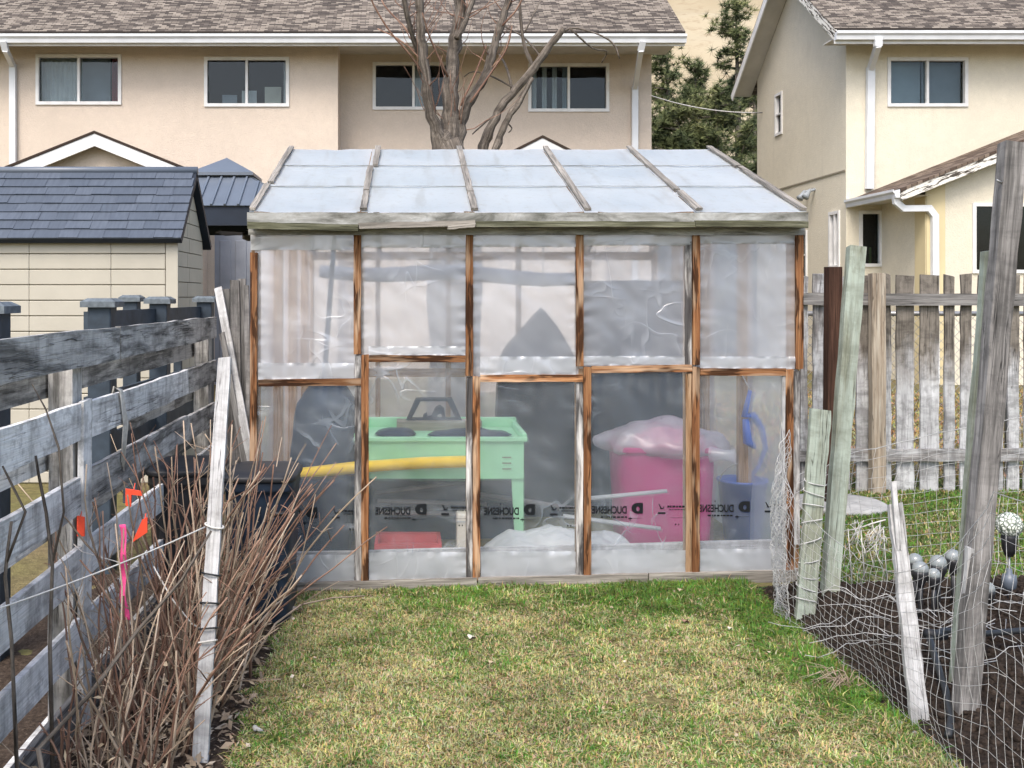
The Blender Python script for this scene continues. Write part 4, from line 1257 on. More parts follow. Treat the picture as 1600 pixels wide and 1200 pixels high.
# ================================================================== GREENHOUSE CONTENTS
def blob(x0, x1, y0, y1, z0, prof, sq=3.0, nseg=36, nr=20, fold=.03, ff=5, sd=0, lean=None):
    """draped lump: prof = list of (height fraction z, size factor); superellipse sections with folds"""
    mb = MB(); cx, cy, hx, hy = (x0 + x1) / 2, (y0 + y1) / 2, (x1 - x0) / 2, (y1 - y0) / 2
    def pv(t):
        for i in range(len(prof) - 1):
            if prof[i][2] <= t <= prof[i + 1][2]:
                k = (t - prof[i][2]) / (prof[i + 1][2] - prof[i][2]); return prof[i][0] + (prof[i + 1][0] - prof[i][0]) * k, prof[i][1] + (prof[i + 1][1] - prof[i][1]) * k
        return prof[-1][:2]
    def fn(u, v):
        z, s = pv(v)
        an = 2 * math.pi * u
        c, q = math.cos(an), math.sin(an)
        ex = math.copysign(abs(c) ** (2 / sq), c); ey = math.copysign(abs(q) ** (2 / sq), q)
        lx = (lean or (lambda z_: 0))(z)
        X0, Y0 = hx * s * ex, hy * s * ey
        w = ff * 1.6
        dn = nz(X0 * w + sd, Y0 * w, z * w * .7) + .6 * nz(X0 * w * 2.3, Y0 * w * 2.3 + sd, z * w * 1.4)
        k = 1 + fold * dn * 1.5
        return (cx + lx + X0 * k, cy + Y0 * k, z0 + z + (fold * .28 * nz(X0 * w * 1.3, Y0 * w * 1.3, sd + 5) if 0 < v and z > .03 else 0))
    mb.grid(fn, nseg, nr)
    return mb
def prof(*a):
    n = len(a) - 1
    return [(z, s, i / n) for i, (z, s) in enumerate(a)]

# mint steel table
tb = thing('steel_table', 'mint green steel table with raised rim inside the greenhouse', 'table', (PX(690, 6.4), 6.6, gz(.3)))
tx0, tx1, ty0, ty1 = PX(553, 6.3), PX(824, 6.3), 6.3, 6.98
tz = PZ(683, 6.3)
mb = MB(); mb.box((tx0, ty0, tz - .03), (tx1, ty0 + .03, tz)); mb.box((tx0, ty1 - .03, tz - .03), (tx1, ty1, tz + .045)); mb.box((tx0, ty0 + .031, tz - .03), (tx0 + .03, ty1 - .031, tz + .02)); mb.box((tx1 - .03, ty0 + .031, tz - .03), (tx1, ty1 - .031, tz + .02))
mb.box((tx0 + .03, ty0 + .03, tz - .03), (tx1 - .03, ty1 - .03, tz - .02))
bevel(mb.build('top', M['mint_metal'], tb), .006)
az0, az1 = PZ(748, 6.32), tz - .031
mb = MB(); mb.box((tx0 + .02, ty0 + .02, az0), (tx1 - .02, ty0 + .035, az1)); ap = mb.build('apron', M['mint_metal'], tb)
mb = MB(); mb.box((tx1 - .035, ty0 + .036, az0), (tx1 - .02, ty1 - .02, az1)); mb.build('apron', M['mint_metal'], tb)
mb = MB(); mb.box((tx0 + .02, ty0 + .036, az0), (tx0 + .035, ty1 - .02, az1)); mb.build('apron', M['mint_metal'], tb)
mb = MB(); mb.box((tx0 + .036, ty1 - .035, az0), (tx1 - .036, ty1 - .02, az1)); mb.build('apron', M['mint_metal'], tb)
for i in range(3):
    mb = MB(); z = PZ(716 + i * 9, 6.31); mb.box((PX(785, 6.31), ty0 + .017, z), (PX(799, 6.31), ty0 + .0195, z + .008)); mb.build('louvre', M['shed_gap'], ap)
for x in (tx0 + .02, tx1 - .10):
    for y in (ty0 + .037, ty1 - .10):
        g0 = gz(x)
        mb = MB()
        mb.poly([(x, y, az0 + .1), (x + .08, y, az0 + .1), (x + (.08 if x > 0.3 else .05), y, g0), (x + (.03 if x > .3 else 0), y, g0)], (0, .012, 0))
        mb.box((x + .068 if x > .3 else x, y + .013, g0), (x + .08 if x > .3 else x + .012, y + .06, az0 + .1))
        mb.build('leg', M['mint_metal'], tb, smooth=False)
# dark trapezoid frame with a dog cut-out, on the table
fY = 6.80
fo = thing('cutout_frame', 'dark trapezoid frame with an animal silhouette standing on the mint table', 'frame', (PX(680, fY), fY, tz - .02))
zb_ = tz - .02
zz0 = PZ(657, fY)
A = [(634, 657), (650, 621), (706, 621), (722, 657)]; B = [(644, 652), (657, 627), (699, 627), (711, 652)]
pa, pb = [P(x, y, fY) for x, y in A], [P(x, y, fY) for x, y in B]
mb = MB()
for i in range(4):
    j = (i + 1) % 4; mb.poly([pa[i], pa[j], pb[j], pb[i]], (0, .02, 0))
mb.build('rim', M['tarp'], fo, smooth=False)
mb = MB()
mb.poly([P(x, y, fY + .005) for x, y in ((660, 655), (662, 647), (667, 644), (668, 650), (674, 649), (680, 636), (687, 632), (694, 637), (696, 655), (692, 655), (689, 646), (684, 648), (681, 655))], (0, .01, 0))
mb.build('silhouette', M['tarp'], fo, smooth=False)
mb = MB(); mb.box((PX(620, fY), fY - .05, zb_), (PX(752, fY), fY + .09, zz0 + .002)); mb.build('base', M['tan_wood'], fo)
for a, b, y, lab in ((586, 650, 6.55, 'dark crumpled bag lying on the left of the mint table'), (668, 800, 6.5, 'low dark folded cloth lying on the mint table')):
    mb = blob(PX(a, y), PX(b, y), y - .13, y + .13, tz - .022, prof((0, .85), (.012, 1), (.03, .85), (.045, .45), (.05, .02)), 2.2, sd=a)
    tag(mb.build('folded_cloth', M['tarp']), lab, 'cloth')
# crate, yellow foam tube
cr = blob(PX(440, 6.3), PX(548, 6.3), 6.08, 6.5, gz(-.6), prof((0, .96), (.05, 1), (.2, 1), (.36, 1), (PZ(746, 6.2) - gz(-.6) - .03, .99), (PZ(746, 6.2) - gz(-.6), .93), (PZ(746, 6.2) - gz(-.6), .01)), 6, fold=.02, sd=5)
tag(cr.build('tarped_crate', M['dark_tarp']), 'dark tarp wrapped crate under the yellow foam tube', 'crate')
mb = MB(); yT = 6.25
tp = [P(438, 743, yT), P(490, 738, yT), P(548, 731, yT), P(600, 727, yT), P(660, 723, yT), P(730, 721, yT)]
mb.tube(tp, [.037, .036, .037, .035, .036, .036], 14, cap=False)
d0 = (tp[0] - tp[1]).normalized()
yt = thing('foam_tube', 'long yellow foam tube resting in front of the mint table', 'tube', tuple(tp[2]))
mb.build('sleeve', M['yellow_foam'], yt)
mb = MB(); mb.tube([tp[0] + d0 * .001, tp[0] + d0 * .012], [.037, .034], 14); mb.build('end_face', M['yellow_foam'], yt)
mb = MB(); mb.tube([tp[0] + d0 * .0125, tp[0] + d0 * .014], .011, 10); mb.build('hole', M['black_rubber'], yt)
mb = MB(); mb.tube([tp[-1], tp[-1] + (tp[-1] - tp[-2]).normalized() * .01], [.036, .03], 14); mb.build('end_face', M['yellow_foam'], yt)
# dark heap behind it
mb = blob(-.79, PX(566, 7.0), 6.6, 7.3, gz(-.7), prof((0, 1), (.35, 1), (.70, .97), (.88, .85), (1.0, .5), (1.03, .03)), 4, fold=.08, ff=3, sd=9)
tag(mb.build('tarp_heap', M['tarp']), 'slumped blue grey tarp heap in the left bay of the greenhouse', 'tarp')
# leaning pole
mb = MB(); a, b = P(519, 420, 7.4), P(496, 700, 7.0); b2 = a + (b - a) * ((a.z - gz(-.6)) / (a.z - b.z))
mb.tube([b2, b2.lerp(a, .5) + Vector((.01, 0, 0)), a, a + (a - b).normalized() * .25], .018, 8); tag(mb.build('leaning_pole', M['dark_blue_post']), 'dark pole leaning inside the left bay of the greenhouse', 'pole')
# rolled tarp slung under the rafters
mb = MB()
pts = [P(500 + 58 * i, 424 + 4 * math.sin(i * 1.3) + 1.5 * i, 8.0) for i in range(8)]
mb.tube(pts, [.05, .055, .06, .06, .06, .06, .055, .05], 10)
rt = thing('rolled_tarp', 'blue grey rolled tarp slung along the back of the greenhouse', 'tarp', tuple(pts[3])); mb.build('roll', M['curtain_grey'], rt)
for i in (1, 3, 6):
    mb = MB(); p = pts[i]; zt_ = rZ0 - (8.0 - rY0) / (rY0 - eY0) * (rZ0 - eZ0) - .04; mb.tube([(p.x, p.y, p.z - .06), (p.x, p.y - .065, p.z), (p.x, p.y - .02, p.z + .07), (p.x, p.y, zt_)], .006, 5); mb.build('hanging_cord', M['rope'], rt)
# pointed cover
c7 = 7.55
zt = PZ(481, c7) - gz(.9)
mb = blob(PX(772, c7), PX(906, c7), c7 - .28, c7 + .28, gz(.9), prof((0, 1.05), (.3, 1.02), (.7, .98), (.98, .94), (1.10, .88), (zt - .28, .72), (zt - .12, .36), (zt - .03, .12), (zt, .01)), 2.4, nr=30, fold=.05, ff=2.5, sd=21, lean=lambda z: .06 * max(0, z - 1.0))
tag(mb.build('pointed_cover', M['dark_tarp']), 'dark weather cover with a pointed top standing behind the mint table', 'cover')
# tarp over a rack
zt = PZ(440, 7.7) - gz(1.5)
mb = blob(PX(908, 7.7), PX(1082, 7.7), 7.4, 8.0, gz(1.5), prof((0, 1), (.4, 1.0), (.9, .99), (1.3, .98), (zt - .04, .96), (zt, .9), (zt + .01, .01)), 7, nseg=48, nr=30, fold=.03, ff=4, sd=33)
tag(mb.build('tarped_rack', M['tarp']), 'tall rack covered with slate blue tarp at the greenhouse back', 'rack')
# magenta tub with clear bag
b6 = 6.3; bx0, bx1 = PX(969, b6), PX(1126, b6)
mt = thing('plastic_tub', 'large magenta plastic tub on the greenhouse floor', 'tub', ((bx0 + bx1) / 2, b6 + .25, gz(1.6)))
hz = PZ(700, b6) - gz(1.6)
mb = blob(bx0, bx1, b6, b6 + .5, gz(1.6), prof((0, .86), (.02, .90), (hz * .5, .95), (hz - .03, .99), (hz, 1.0), (hz, .95), (hz - .1, .93), (hz - .1, .01)), 5, nr=28, fold=.004, sd=2); mb.build('body', M['magenta_plastic'], mt)
mb = blob(bx0 - .015, bx1 + .015, b6 - .015, b6 + .515, gz(1.6) + hz - .035, prof((0, .98), (.004, 1.0), (.03, 1.0), (.036, .97)), 5, nr=10, fold=0); mb.build('rim', M['magenta_plastic'], mt)
zb2 = gz(1.6) + hz - .09
mb = blob(PX(1000, b6), PX(1120, b6), b6 + .06, b6 + .44, zb2, prof((0, .7), (.05, .9), (.12, .85), (.17, .5), (.19, .02)), 2.3, fold=.12, ff=2, sd=3)
tag(mb.build('pink_cushion', M['pink_ribbon']), 'pink cushion inside the clear bag on the magenta tub', 'cushion')
cb = thing('clear_bag', 'clear plastic bag bulging over the magenta tub', 'bag', (PX(1050, b6), b6 + .25, gz(1.6) + hz))
mb = blob(PX(950, b6), PX(1146, b6), b6 - .06, b6 + .52, gz(1.6) + hz - .06, prof((0, .82), (.03, .98), (.07, 1.0), (.13, .86), (.18, .58), (.21, .25), (.215, .02)), 2.4, nseg=60, fold=.14, ff=3, sd=8); mb.build('film', M['bag_film'], cb)
pk = P(1140, 712, b6 - .08)
mb = MB(); mb.tube([pk + Vector((-.10, .05, .0)), pk + Vector((-.04, .01, .005)), pk, pk + Vector((.03, -.01, .0))], [.05, .03, .035, .05], 12, cap=False); mb.build('knotted_neck', M['bag_film'], cb)
# blue bucket and hose
mb = MB(); bxx, byy = PX(1160, 6.45), 6.45
bk = thing('bucket', 'small blue bucket beside the magenta tub', 'bucket', (bxx, byy, gz(bxx)))
hb = PZ(748, 6.45) - gz(bxx)
mb.lathe((bxx, byy, gz(bxx)), [(.11, 0), (.15, hb * .97), (.158, hb * .97), (.158, hb), (.142, hb), (.135, hb * .8)], 24); mb.build('body', M['blue_plastic'], bk)
mb = MB(); mb.tube([(bxx + .155 * math.cos(a), byy - .02 - .10 * math.sin(a) * .3, gz(bxx) + hb - .03 + .14 * math.sin(a)) for a in [math.pi * i / 12 for i in range(13)]], .004, 5); mb.build('handle', M['wire'], bk)
hY_ = 6.3
hp = [(1172, 610), (1163, 650), (1176, 648), (1190, 670), (1196, 700), (1185, 730), (1165, 752), (1150, 775)]
hp3 = [P(x, y, hY_ + .02 * i) for i, (x, y) in enumerate(hp)]
hs = thing('hose', 'blue hose hanging from the right side of the greenhouse into the bucket', 'hose', tuple(hp3[0]))
mb = MB(); mb.tube(hp3, [.012, .02, .022, .02, .016, .014, .013, .012], 8); mb.build('tube', M['blue_plastic'], hs)
mb = MB(); mb.tube([P(1165, 655, hY_), P(1168, 690, hY_), P(1180, 700, hY_)], [.02, .03, .012], 8); mb.build('nozzle', M['blue_plastic'], hs)
mb = MB(); mb.tube([hp3[0], (GX1 - .05, 6.4, hp3[0].z + .12)], .004, 5); mb.build('hanging_cord', M['rope'], hs)
for k, (a, b, Y, lab) in enumerate((((585, 770), (735, 752), 6.5, 'grey pipe lying highest under the mint table'), ((590, 782), (760, 788), 6.48, 'grey pipe sloping down under the mint table'), ((740, 770), (935, 800), 6.55, 'grey pipe running from the table leg to the film bundle'), ((590, 800), (730, 803), 6.46, 'level grey pipe low under the mint table'))):
    mb = MB(); pA, pB = P(*a, Y), P(*b, Y + .1); mb.tube([pA, pA.lerp(pB, .5), pB], .013, 8); tag(mb.build('storage_pipe', M['cinder']), lab, 'pipe')
# pipes, white bundle, red tray, boxes
for a, b, Y, lab in (((905, 780), (1042, 767), 6.18, 'white plastic pipe leaning on the film bundle by the magenta tub'), ((880, 806), (1032, 826), 6.14, 'lower white plastic pipe lying across the film bundle')):
    mb = MB(); pA, pB = P(*a, Y), P(*b, Y - .02); mb.tube([pA, pA.lerp(pB, .5), pB], .012, 8); tag(mb.build('plastic_pipe', M['white_plastic']), lab, 'pipe')
mb = MB(); hx0, hx1 = PX(745, 6.1), PX(995, 6.1)
def heap(u, v):
    x, y = hx0 + (hx1 - hx0) * u, 5.78 + .44 * v
    e = min(1, 5 * min(u, 1 - u)) ** .6 * min(1, 4 * min(v, 1 - v)) ** .6
    s = nz(x * 2.2 + y * 1.5, y * 9 + .5 * nz(x * 3, y * 3), 3); rdg = 1 - abs(s) * 1.8
    return (x, y, gz(x) + .004 + e * (.09 + .09 * v + .07 * rdg * (.5 + .5 * nz(x * 3, y * 4, 9)) + .02 * nz(x * 14, y * 20)))
mb.grid(heap, 90, 50)
tag(mb.build('film_bundle', M['white_plastic']), 'white heap of spare plastic film on the greenhouse floor', 'film')
mb = MB(); q = gz(.1); x0, x1 = PX(585, 6.2), PX(690, 6.2)
tr = thing('red_tray', 'shallow red plastic tray under the mint table', 'tray', ((x0 + x1) / 2, 6.35, q))
mb.box((x0 + .02, 6.22, q), (x1 - .02, 6.5, q + .02)); mb.build('floor', M['red_plastic'], tr)
for a in (((x0, 6.2), (x1, 6.219)), ((x0, 6.501), (x1, 6.52)), ((x0, 6.2195), (x0 + .0195, 6.5005)), ((x1 - .0195, 6.2195), (x1, 6.5005))):
    mb = MB(); mb.box((*a[0], q), (*a[1], q + .085)); mb.build('side', M['red_plastic'], tr)
mb = MB(); mb.box((PX(713, 6.22), 6.15, gz(.3)), (PX(738, 6.22), 6.29, PZ(800, 6.22))); o = mb.build('white_carton', M['paper']); bevel(o, .01, 2)
mb = MB(); mb.box((PX(712.5, 6.22), 6.146, PZ(812, 6.22)), (PX(738.5, 6.22), 6.149, PZ(810, 6.22))); mb.build('tape', M['white_plastic'], o)
tag(o, 'pale upright carton beside the red tray under the table', 'carton')
mb = blob(PX(572, 6.9), PX(800, 6.9), 6.66, 7.2, gz(.2), prof((0, 1), (.2, 1), (.40, .98), (.46, .85), (.48, .02)), 5, fold=.06, sd=71)
tag(mb.build('dark_sack', M['tarp']), 'dark sack stored under the mint table', 'sack')
# ================================================================== SLAT FENCE (left)
FX = -1.22
sf = thing('slat_fence', 'weathered grey board fence of staggered horizontal slats with worn white paint', 'fence', (FX, 4.4, gz(FX)))
tops = [1.56 - 1.22 * (.107 + .218 * i) for i in range(6)]
BH = .134
def fboard(y0, y1, zt, mat, x=FX, h=BH, dz=0, nm='slat'):
    mb = MB(); z = zt - h / 2
    mb.bar((x, y0, z), (x, y1, z + dz), h, .022, up=(1, 0, 0), seg=12, jit=.0035)
    return mb.build(nm, M[mat], sf, smooth=False)
m1 = ['fence_dark', 'fence_white', 'fence_white', 'fence_white', 'fence_white', 'grey_wood']
m2 = ['fence_dark', 'fence_dark', 'fence_dark', 'fence_white', 'fence_white', 'grey_wood']
for i, z in enumerate(tops):
    if i == 0:
        fboard(1.2, 4.28, z, m1[0]); fboard(4.285, 6.42, z, m2[0])
    else:
        fboard(1.2, 3.77, z + random.uniform(-.012, .012), m1[i]); fboard(3.90, 5.6, z + random.uniform(-.01, .01), 'fence_white' if i == 1 else m2[i]); fboard(5.605, 6.42, z + random.uniform(-.008, .008), m2[i])
    zb_ = z - .125
    fboard(1.2, 4.2, zb_, 'fence_dark' if i < 1 else 'fence_white', x=FX - .135, h=.125)
    if i not in (1,): fboard(4.205, 6.42, zb_, 'fence_dark', x=FX - .135, h=.125)
    else: fboard(4.9, 6.42, zb_, 'fence_dark', x=FX - .135, h=.125)
for y in (1.3, 3.83, 6.38):
    mb = MB(); mb.bar((FX - .068, y, gz(FX)), (FX - .068, y, 1.40), .09, .108, seg=6, jit=.003); mb.build('post', M['fence_dark'], sf)
mb = MB(); mb.bar((FX + .002, 3.835, gz(FX)), (FX + .004, 3.835, tops[1] + .005), .10, .022, up=(1, 0, 0), seg=8, jit=.003); mb.build('cover_board', M['fence_white'], sf)
mb = MB(); mb.bar((FX - .075, 3.05, gz(FX)), (FX - .075, 3.05, .95), .09, .09, seg=4, jit=.002); mb.build('post', M['tan_post'], sf)
# cord looped over the second slat
mb = MB()
for k in range(3):
    y = 4.28 + .012 * k; z = tops[1]
    mb.tube([(FX + .017, y, z - .30 - .02 * k), (FX + .022 + .004 * k, y + .015, z - .14), (FX + .018, y - .03, z + .004), (FX - .0, y - .05 - .01 * k, z + .02), (FX - .02, y - .03, z - .05)], .005, 5)
tag(mb.build('cord', M['rope']), 'pale cord looped over a slat of the board fence', 'cord')

# ------------------------------------------------------------------ leaning planks by the greenhouse corner
def plank(top, bot, Yt, Yb, w, mat, label, th=.022):
    a = P(*top, Yt); b = P(*bot, Yb)
    d = a - b
    if b.z > gz(b.x): b = b - d * ((b.z - gz(b.x)) / d.z)
    mb = MB(); mb.bar(b, a, w, th, seg=10, jit=.002)
    return tag(mb.build('plank', M[mat], None, smooth=False), label, 'plank', 'planks leaning by the greenhouse corner')
plank((341, 450), (392, 720), 6.15, 5.80, .045, 'white_stake', 'slanting pale plank leaning by the greenhouse corner')
plank((367, 438), (371, 700), 6.10, 6.0, .055, 'dark_grey_wood', 'dark upright plank in the bundle by the greenhouse corner')
plank((378, 436), (381, 700), 6.12, 6.02, .045, 'grey_wood', 'grey upright plank with a pale top by the greenhouse corner')
plank((385, 446), (389, 705), 6.05, 5.95, .03, 'dark_grey_wood', 'narrow dark plank against the greenhouse corner')
plank((352, 452), (357, 690), 6.20, 6.1, .05, 'grey_wood', 'short weathered plank behind the slanting pale plank')
plank((347, 520), (384, 735), 5.95, 5.85, .03, 'grey_wood', 'lower slanting grey plank leaning by the greenhouse corner')
# tall pale stake in the canes
mb = MB(); a = stkA = P(351, 560, 3.95); b = stkB = G(312, 1196)
mb.bar(b - Vector((0, 0, .03)), a, .054, .026, seg=14, jit=.0022, w1=.048)
stk = thing('garden_stake', 'tall pale weathered stake standing among the bare canes', 'stake', tuple(b))
mb.build('shaft', M['white_stake'], stk, smooth=False)
dst = (a - b).normalized()
for t, m in ((.44, 'black_rubber'), (.37, 'black_rubber'), (.31, 'black_rubber'), (.56, 'string'), (.28, 'string')):
    p = b.lerp(a, t); mb = MB()
    mb.tube([p + Vector((.034 * math.cos(q), .022 * math.sin(q), .008 * math.sin(q * 1.0 + t * 9))) for q in [2 * math.pi * i / 14 for i in range(15)]], .0035, 5); mb.build('tie', M[m], stk)

# ------------------------------------------------------------------ bins
def bin_(px0, px1, Y, topy, mat, lidmat, label, dep=.42):
    x0, x1 = PX(px0, Y), PX(px1, Y); cx = (x0 + x1) / 2; g = gz(cx); h = PZ(topy, Y) - g
    r = thing('wheeled_bin', label, 'bin', (cx, Y + dep / 2, g))
    mb = blob(x0, x1, Y, Y + dep, g, prof((0, .80), (.015, .84), (h * .3, .88), (h * .7, .94), (h - .06, .97), (h - .055, 1.0), (h - .01, 1.0), (h - .01, .01)), 7, nseg=48, nr=28, fold=.004, sd=px0); mb.build('body', M[mat], r)
    mb = blob(x0 - .012, x1 + .012, Y - .015, Y + dep + .012, g + h - .008, prof((0, .98), (.006, 1.0), (.022, 1.0), (.03, .96), (.045, .8), (.05, .4), (.052, .01)), 6, nseg=48, nr=16, fold=.003); mb.build('lid', M[lidmat], r)
    for k in (-1, 1):
        mb = MB(); wx = cx + k * (x1 - x0) * .36; mb.tube([(wx - .02, Y + dep * .86, g + .07), (wx + .02, Y + dep * .86, g + .07)], .07, 16); mb.build('wheel', M['black_rubber'], r)
    for f in (-.25, .22):
        mb = MB(); xx = cx + (x1 - x0) * f; mb.bar((xx, Y + .032, g + .05), (xx, Y + .006, g + h * .75), .035, .02); bevel(mb.build('rib', M[mat], r), .006)
    mb = MB(); mb.tube([(x1 - .09, Y + .01, g + h - .14), (x1 - .10, Y - .035, g + h - .15), (x1 - .02, Y - .035, g + h - .15), (x1 - .01, Y + .01, g + h - .14)], .011, 6); mb.build('handle', M['black_plastic'], r)
    mb = MB(); mb.tube([(cx - .1, Y + dep + .03, g + h - .03), (cx + .1, Y + dep + .03, g + h - .03)], .013, 8); mb.build('grip', M['black_plastic'], r)
    return r
bin_(346, 458, 4.95, 752, 'navy_plastic', 'black_plastic', 'navy plastic bin in front of the greenhouse corner')
bin_(226, 334, 5.02, 742, 'black_plastic', 'black_plastic', 'black plastic bin between the fence and the navy bin')

# ------------------------------------------------------------------ raspberry canes
def cane(mb, p, d, L, r, bend, kink=.19, side=True):
    pts = [Vector(p)]; d = Vector(d).normalized(); n = 9
    for i in range(n):
        d = (d + Vector(bend) / n + Vector((random.gauss(0, kink), random.gauss(0, kink), random.gauss(0, kink * .4))) * .5).normalized()
        pts.append(pts[-1] + d * L / n)
    mb.tube(pts, [r * (1 - .55 * i / n) * (1.0 + .12 * (i % 2)) for i in range(n + 1)], 5)
    if side:
        for k in range(random.randint(4, 10)):
            i = random.randint(2, n - 1)
            dd = (Vector((random.gauss(0, 1), random.gauss(0, 1), random.uniform(.1, 1))).normalized() + d * .5).normalized()
            q = pts[i]; l = random.choice((.012, .02, .03, .06, .14))
            mb.tube([q, q + dd * l * .5, q + dd * l + Vector((0, 0, -.01))], [r * .38, r * .3, r * .15], 3)
    return pts
# clumps along the row: (x, y, number of canes, lean x)
row = [(-.98, 3.15, 10, .04), (-.84, 3.32, 9, .06), (-1.02, 3.55, 14, .0), (-.80, 3.70, 14, .08), (-.98, 3.95, 18, .0), (-.82, 4.10, 18, .08), (-.94, 4.32, 18, .08), (-.80, 4.42, 22, .18), (-1.02, 4.55, 14, .04), (-.86, 4.62, 14, .17)]
desc = ['thin bare canes at the front end of the row by the fence', 'bare brown canes just in front of the tall pale stake', 'upright bare canes behind the pink ribbon', 'crowded bare canes at the foot of the tall pale stake',
        'bare canes between the fence and the tall pale stake', 'canes fanning right beyond the tall pale stake', 'dense brown canes in front of the black bin', 'thick sheaf of canes leaning over the lawn by the navy bin',
        'sparse canes beside the fence in front of the black bin', 'long canes leaning across the greenhouse film']
for k, ((x, y, n, ln), lb) in enumerate(zip(row, desc)):
    r = thing('raspberry_plant', 'leafless raspberry: ' + lb, 'plant', (x, y, gz(x)), 'raspberry canes along the fence')
    ma, mbb = MB(), MB()
    for i in range(int(n * 1.6)):
        p = (x + random.gauss(0, .055), y + random.gauss(0, .075), gz(x) - .02)
        pale = random.random() < .42
        L = random.uniform(.4, 1.18) * (1.0 if y > 3.6 else .85)
        cane(mbb if pale else ma, p, (ln + random.gauss(0, .20), random.gauss(0, .2), 1), L, random.uniform(.0032, .0068), (ln * .7 + random.gauss(0, .12), random.gauss(0, .15), random.uniform(-.12, .06)))
    for i in range(4):   # dead thin stems hanging over
        p = (x + random.gauss(0, .06), y + random.gauss(0, .08), gz(x) - .01)
        cane(mbb, p, (ln * .3 + random.gauss(-.1, .35), random.gauss(0, .3), .8), random.uniform(.35, .7), .0035, (random.gauss(-.1, .25), random.gauss(0, .3), -.4))
    ma.build('canes', M['cane'], r)['kind'] = 'stuff'
    mbb.build('dead_canes', M['pale_cane'], r)['kind'] = 'stuff'
    lf = MB()
    for i in range(26):
        c = Vector((x + random.gauss(0, .10), y + random.gauss(0, .12), gz(x) + abs(random.gauss(0, .16)) + .01))
        d = Vector((random.gauss(0, 1), random.gauss(0, 1), random.gauss(0, .6))).normalized() * random.uniform(.008, .02)
        s = d.orthogonal().normalized() * random.uniform(.003, .009)
        lf.add([c - d, c + s + Vector((0, 0, .004)), c + d, c - s], [(0, 1, 2, 3)])
    lf.build('dry_leaves', M['dry_leaf'], r)['kind'] = 'stuff'
# two long arching canes over the lawn and big front canes across the fence
mb = MB()
mb.tube([G(385, 1045), P(430, 975, 4.55), P(470, 945, 4.75), P(520, 934, 4.95), P(570, 931, 5.0)], [.006, .005, .005, .004, .003], 5)
for a, b in (((470, 945), (500, 925)), ((500, 925), (530, 908)), ((430, 975), (428, 992)), ((470, 945), (474, 957))): mb.tube([P(*a, 4.75), P(*b, 4.75)], [.0035, .0015], 4)
tag(mb.build('raspberry_cane', M['pale_cane']), 'long pale cane arching low over the lawn toward the greenhouse', 'cane')
mb = MB(); mb.tube([G(372, 1085), P(395, 985, 4.3), P(430, 945, 4.5), P(455, 927, 4.6)], [.006, .005, .004, .002], 5)
tag(mb.build('raspberry_cane', M['pale_cane']), 'shorter pale cane arching beside the navy bin', 'cane')
mb = MB(); g0 = G(20, 1230)
mb.tube([Vector((-.93, 2.75, gz(-.9))), P(60, 1170, 2.9), P(140, 1085, 3.05), P(215, 985, 3.2), P(285, 905, 3.3), P(330, 830, 3.4)], [.009, .008, .007, .006, .005, .004], 7)
tag(mb.build('raspberry_cane', M['bark']), 'thick dark cane slanting up across the lower fence slats', 'cane')
mb = MB(); q0 = Vector((-1.12, 2.95, gz(-1.1)))
mb.tube([q0, P(18, 1000, 3.0), P(8, 900, 3.0), P(12, 860, 3.0), P(18, 815, 3.0)], [.007, .006, .006, .005, .005], 6)
mb.tube([P(10, 880, 3.0), P(40, 800, 3.0), P(20, 760, 3.0), P(4, 728, 3.0)], [.005, .004, .004, .003], 5)
tag(mb.build('raspberry_cane', M['bark']), 'dark cane rising in front of the near fence slats', 'cane')
mb = MB(); mb.tube([Vector((-1.13, 3.25, gz(-1.1))), P(78, 1010, 3.25), P(82, 880, 3.25), P(72, 800, 3.3), P(60, 740, 3.3), P(56, 712, 3.3)], [.008, .007, .006, .006, .005, .004], 6)
mb.tube([P(82, 880, 3.25), P(100, 800, 3.3), P(92, 700, 3.3), P(72, 640, 3.3), P(50, 600, 3.35)], [.005, .004, .004, .003, .002], 5)
tag(mb.build('raspberry_cane', M['bark']), 'tall forked cane crossing the white painted slats', 'cane')
# litter
mb = MB()
for i in range(2600):
    y = random.uniform(2.7, 5.3); x = random.uniform(-1.2, lawn_left(y) + random.gauss(-.06, .07))
    c = Vector((x, y, gz(x) + .016 + random.random() * .016))
    an = random.random() * 6.28; L = random.uniform(.008, .028)
    d = Vector((math.cos(an), math.sin(an), random.gauss(0, .35))) * L; s = Vector((-math.sin(an), math.cos(an), random.gauss(0, .5))) * L * random.uniform(.15, .55)
    mb.add([c - d, c + s, c + d, c - s], [(0, 1, 2, 3)], [Vector((random.uniform(0, 90), 0, 0))] * 4)
def litter_mat():
    t = NT('leaf_litter'); n = t.noise(t.coord('gc'), 7.3, 1)
    c = t.ramp(n, [(.3, (.10, .07, .05)), (.5, (.30, .23, .16)), (.68, (.55, .49, .40))])
    M['leaf_litter'] = t.done(t.pbr(c, .9, spec=.1))
litter_mat()
o = mb.build('leaf_litter', M['leaf_litter'], smooth=False); o['kind'] = 'stuff'; o['label'] = 'dry leaves and twigs littering the soil under the canes'; o['category'] = 'leaf litter'
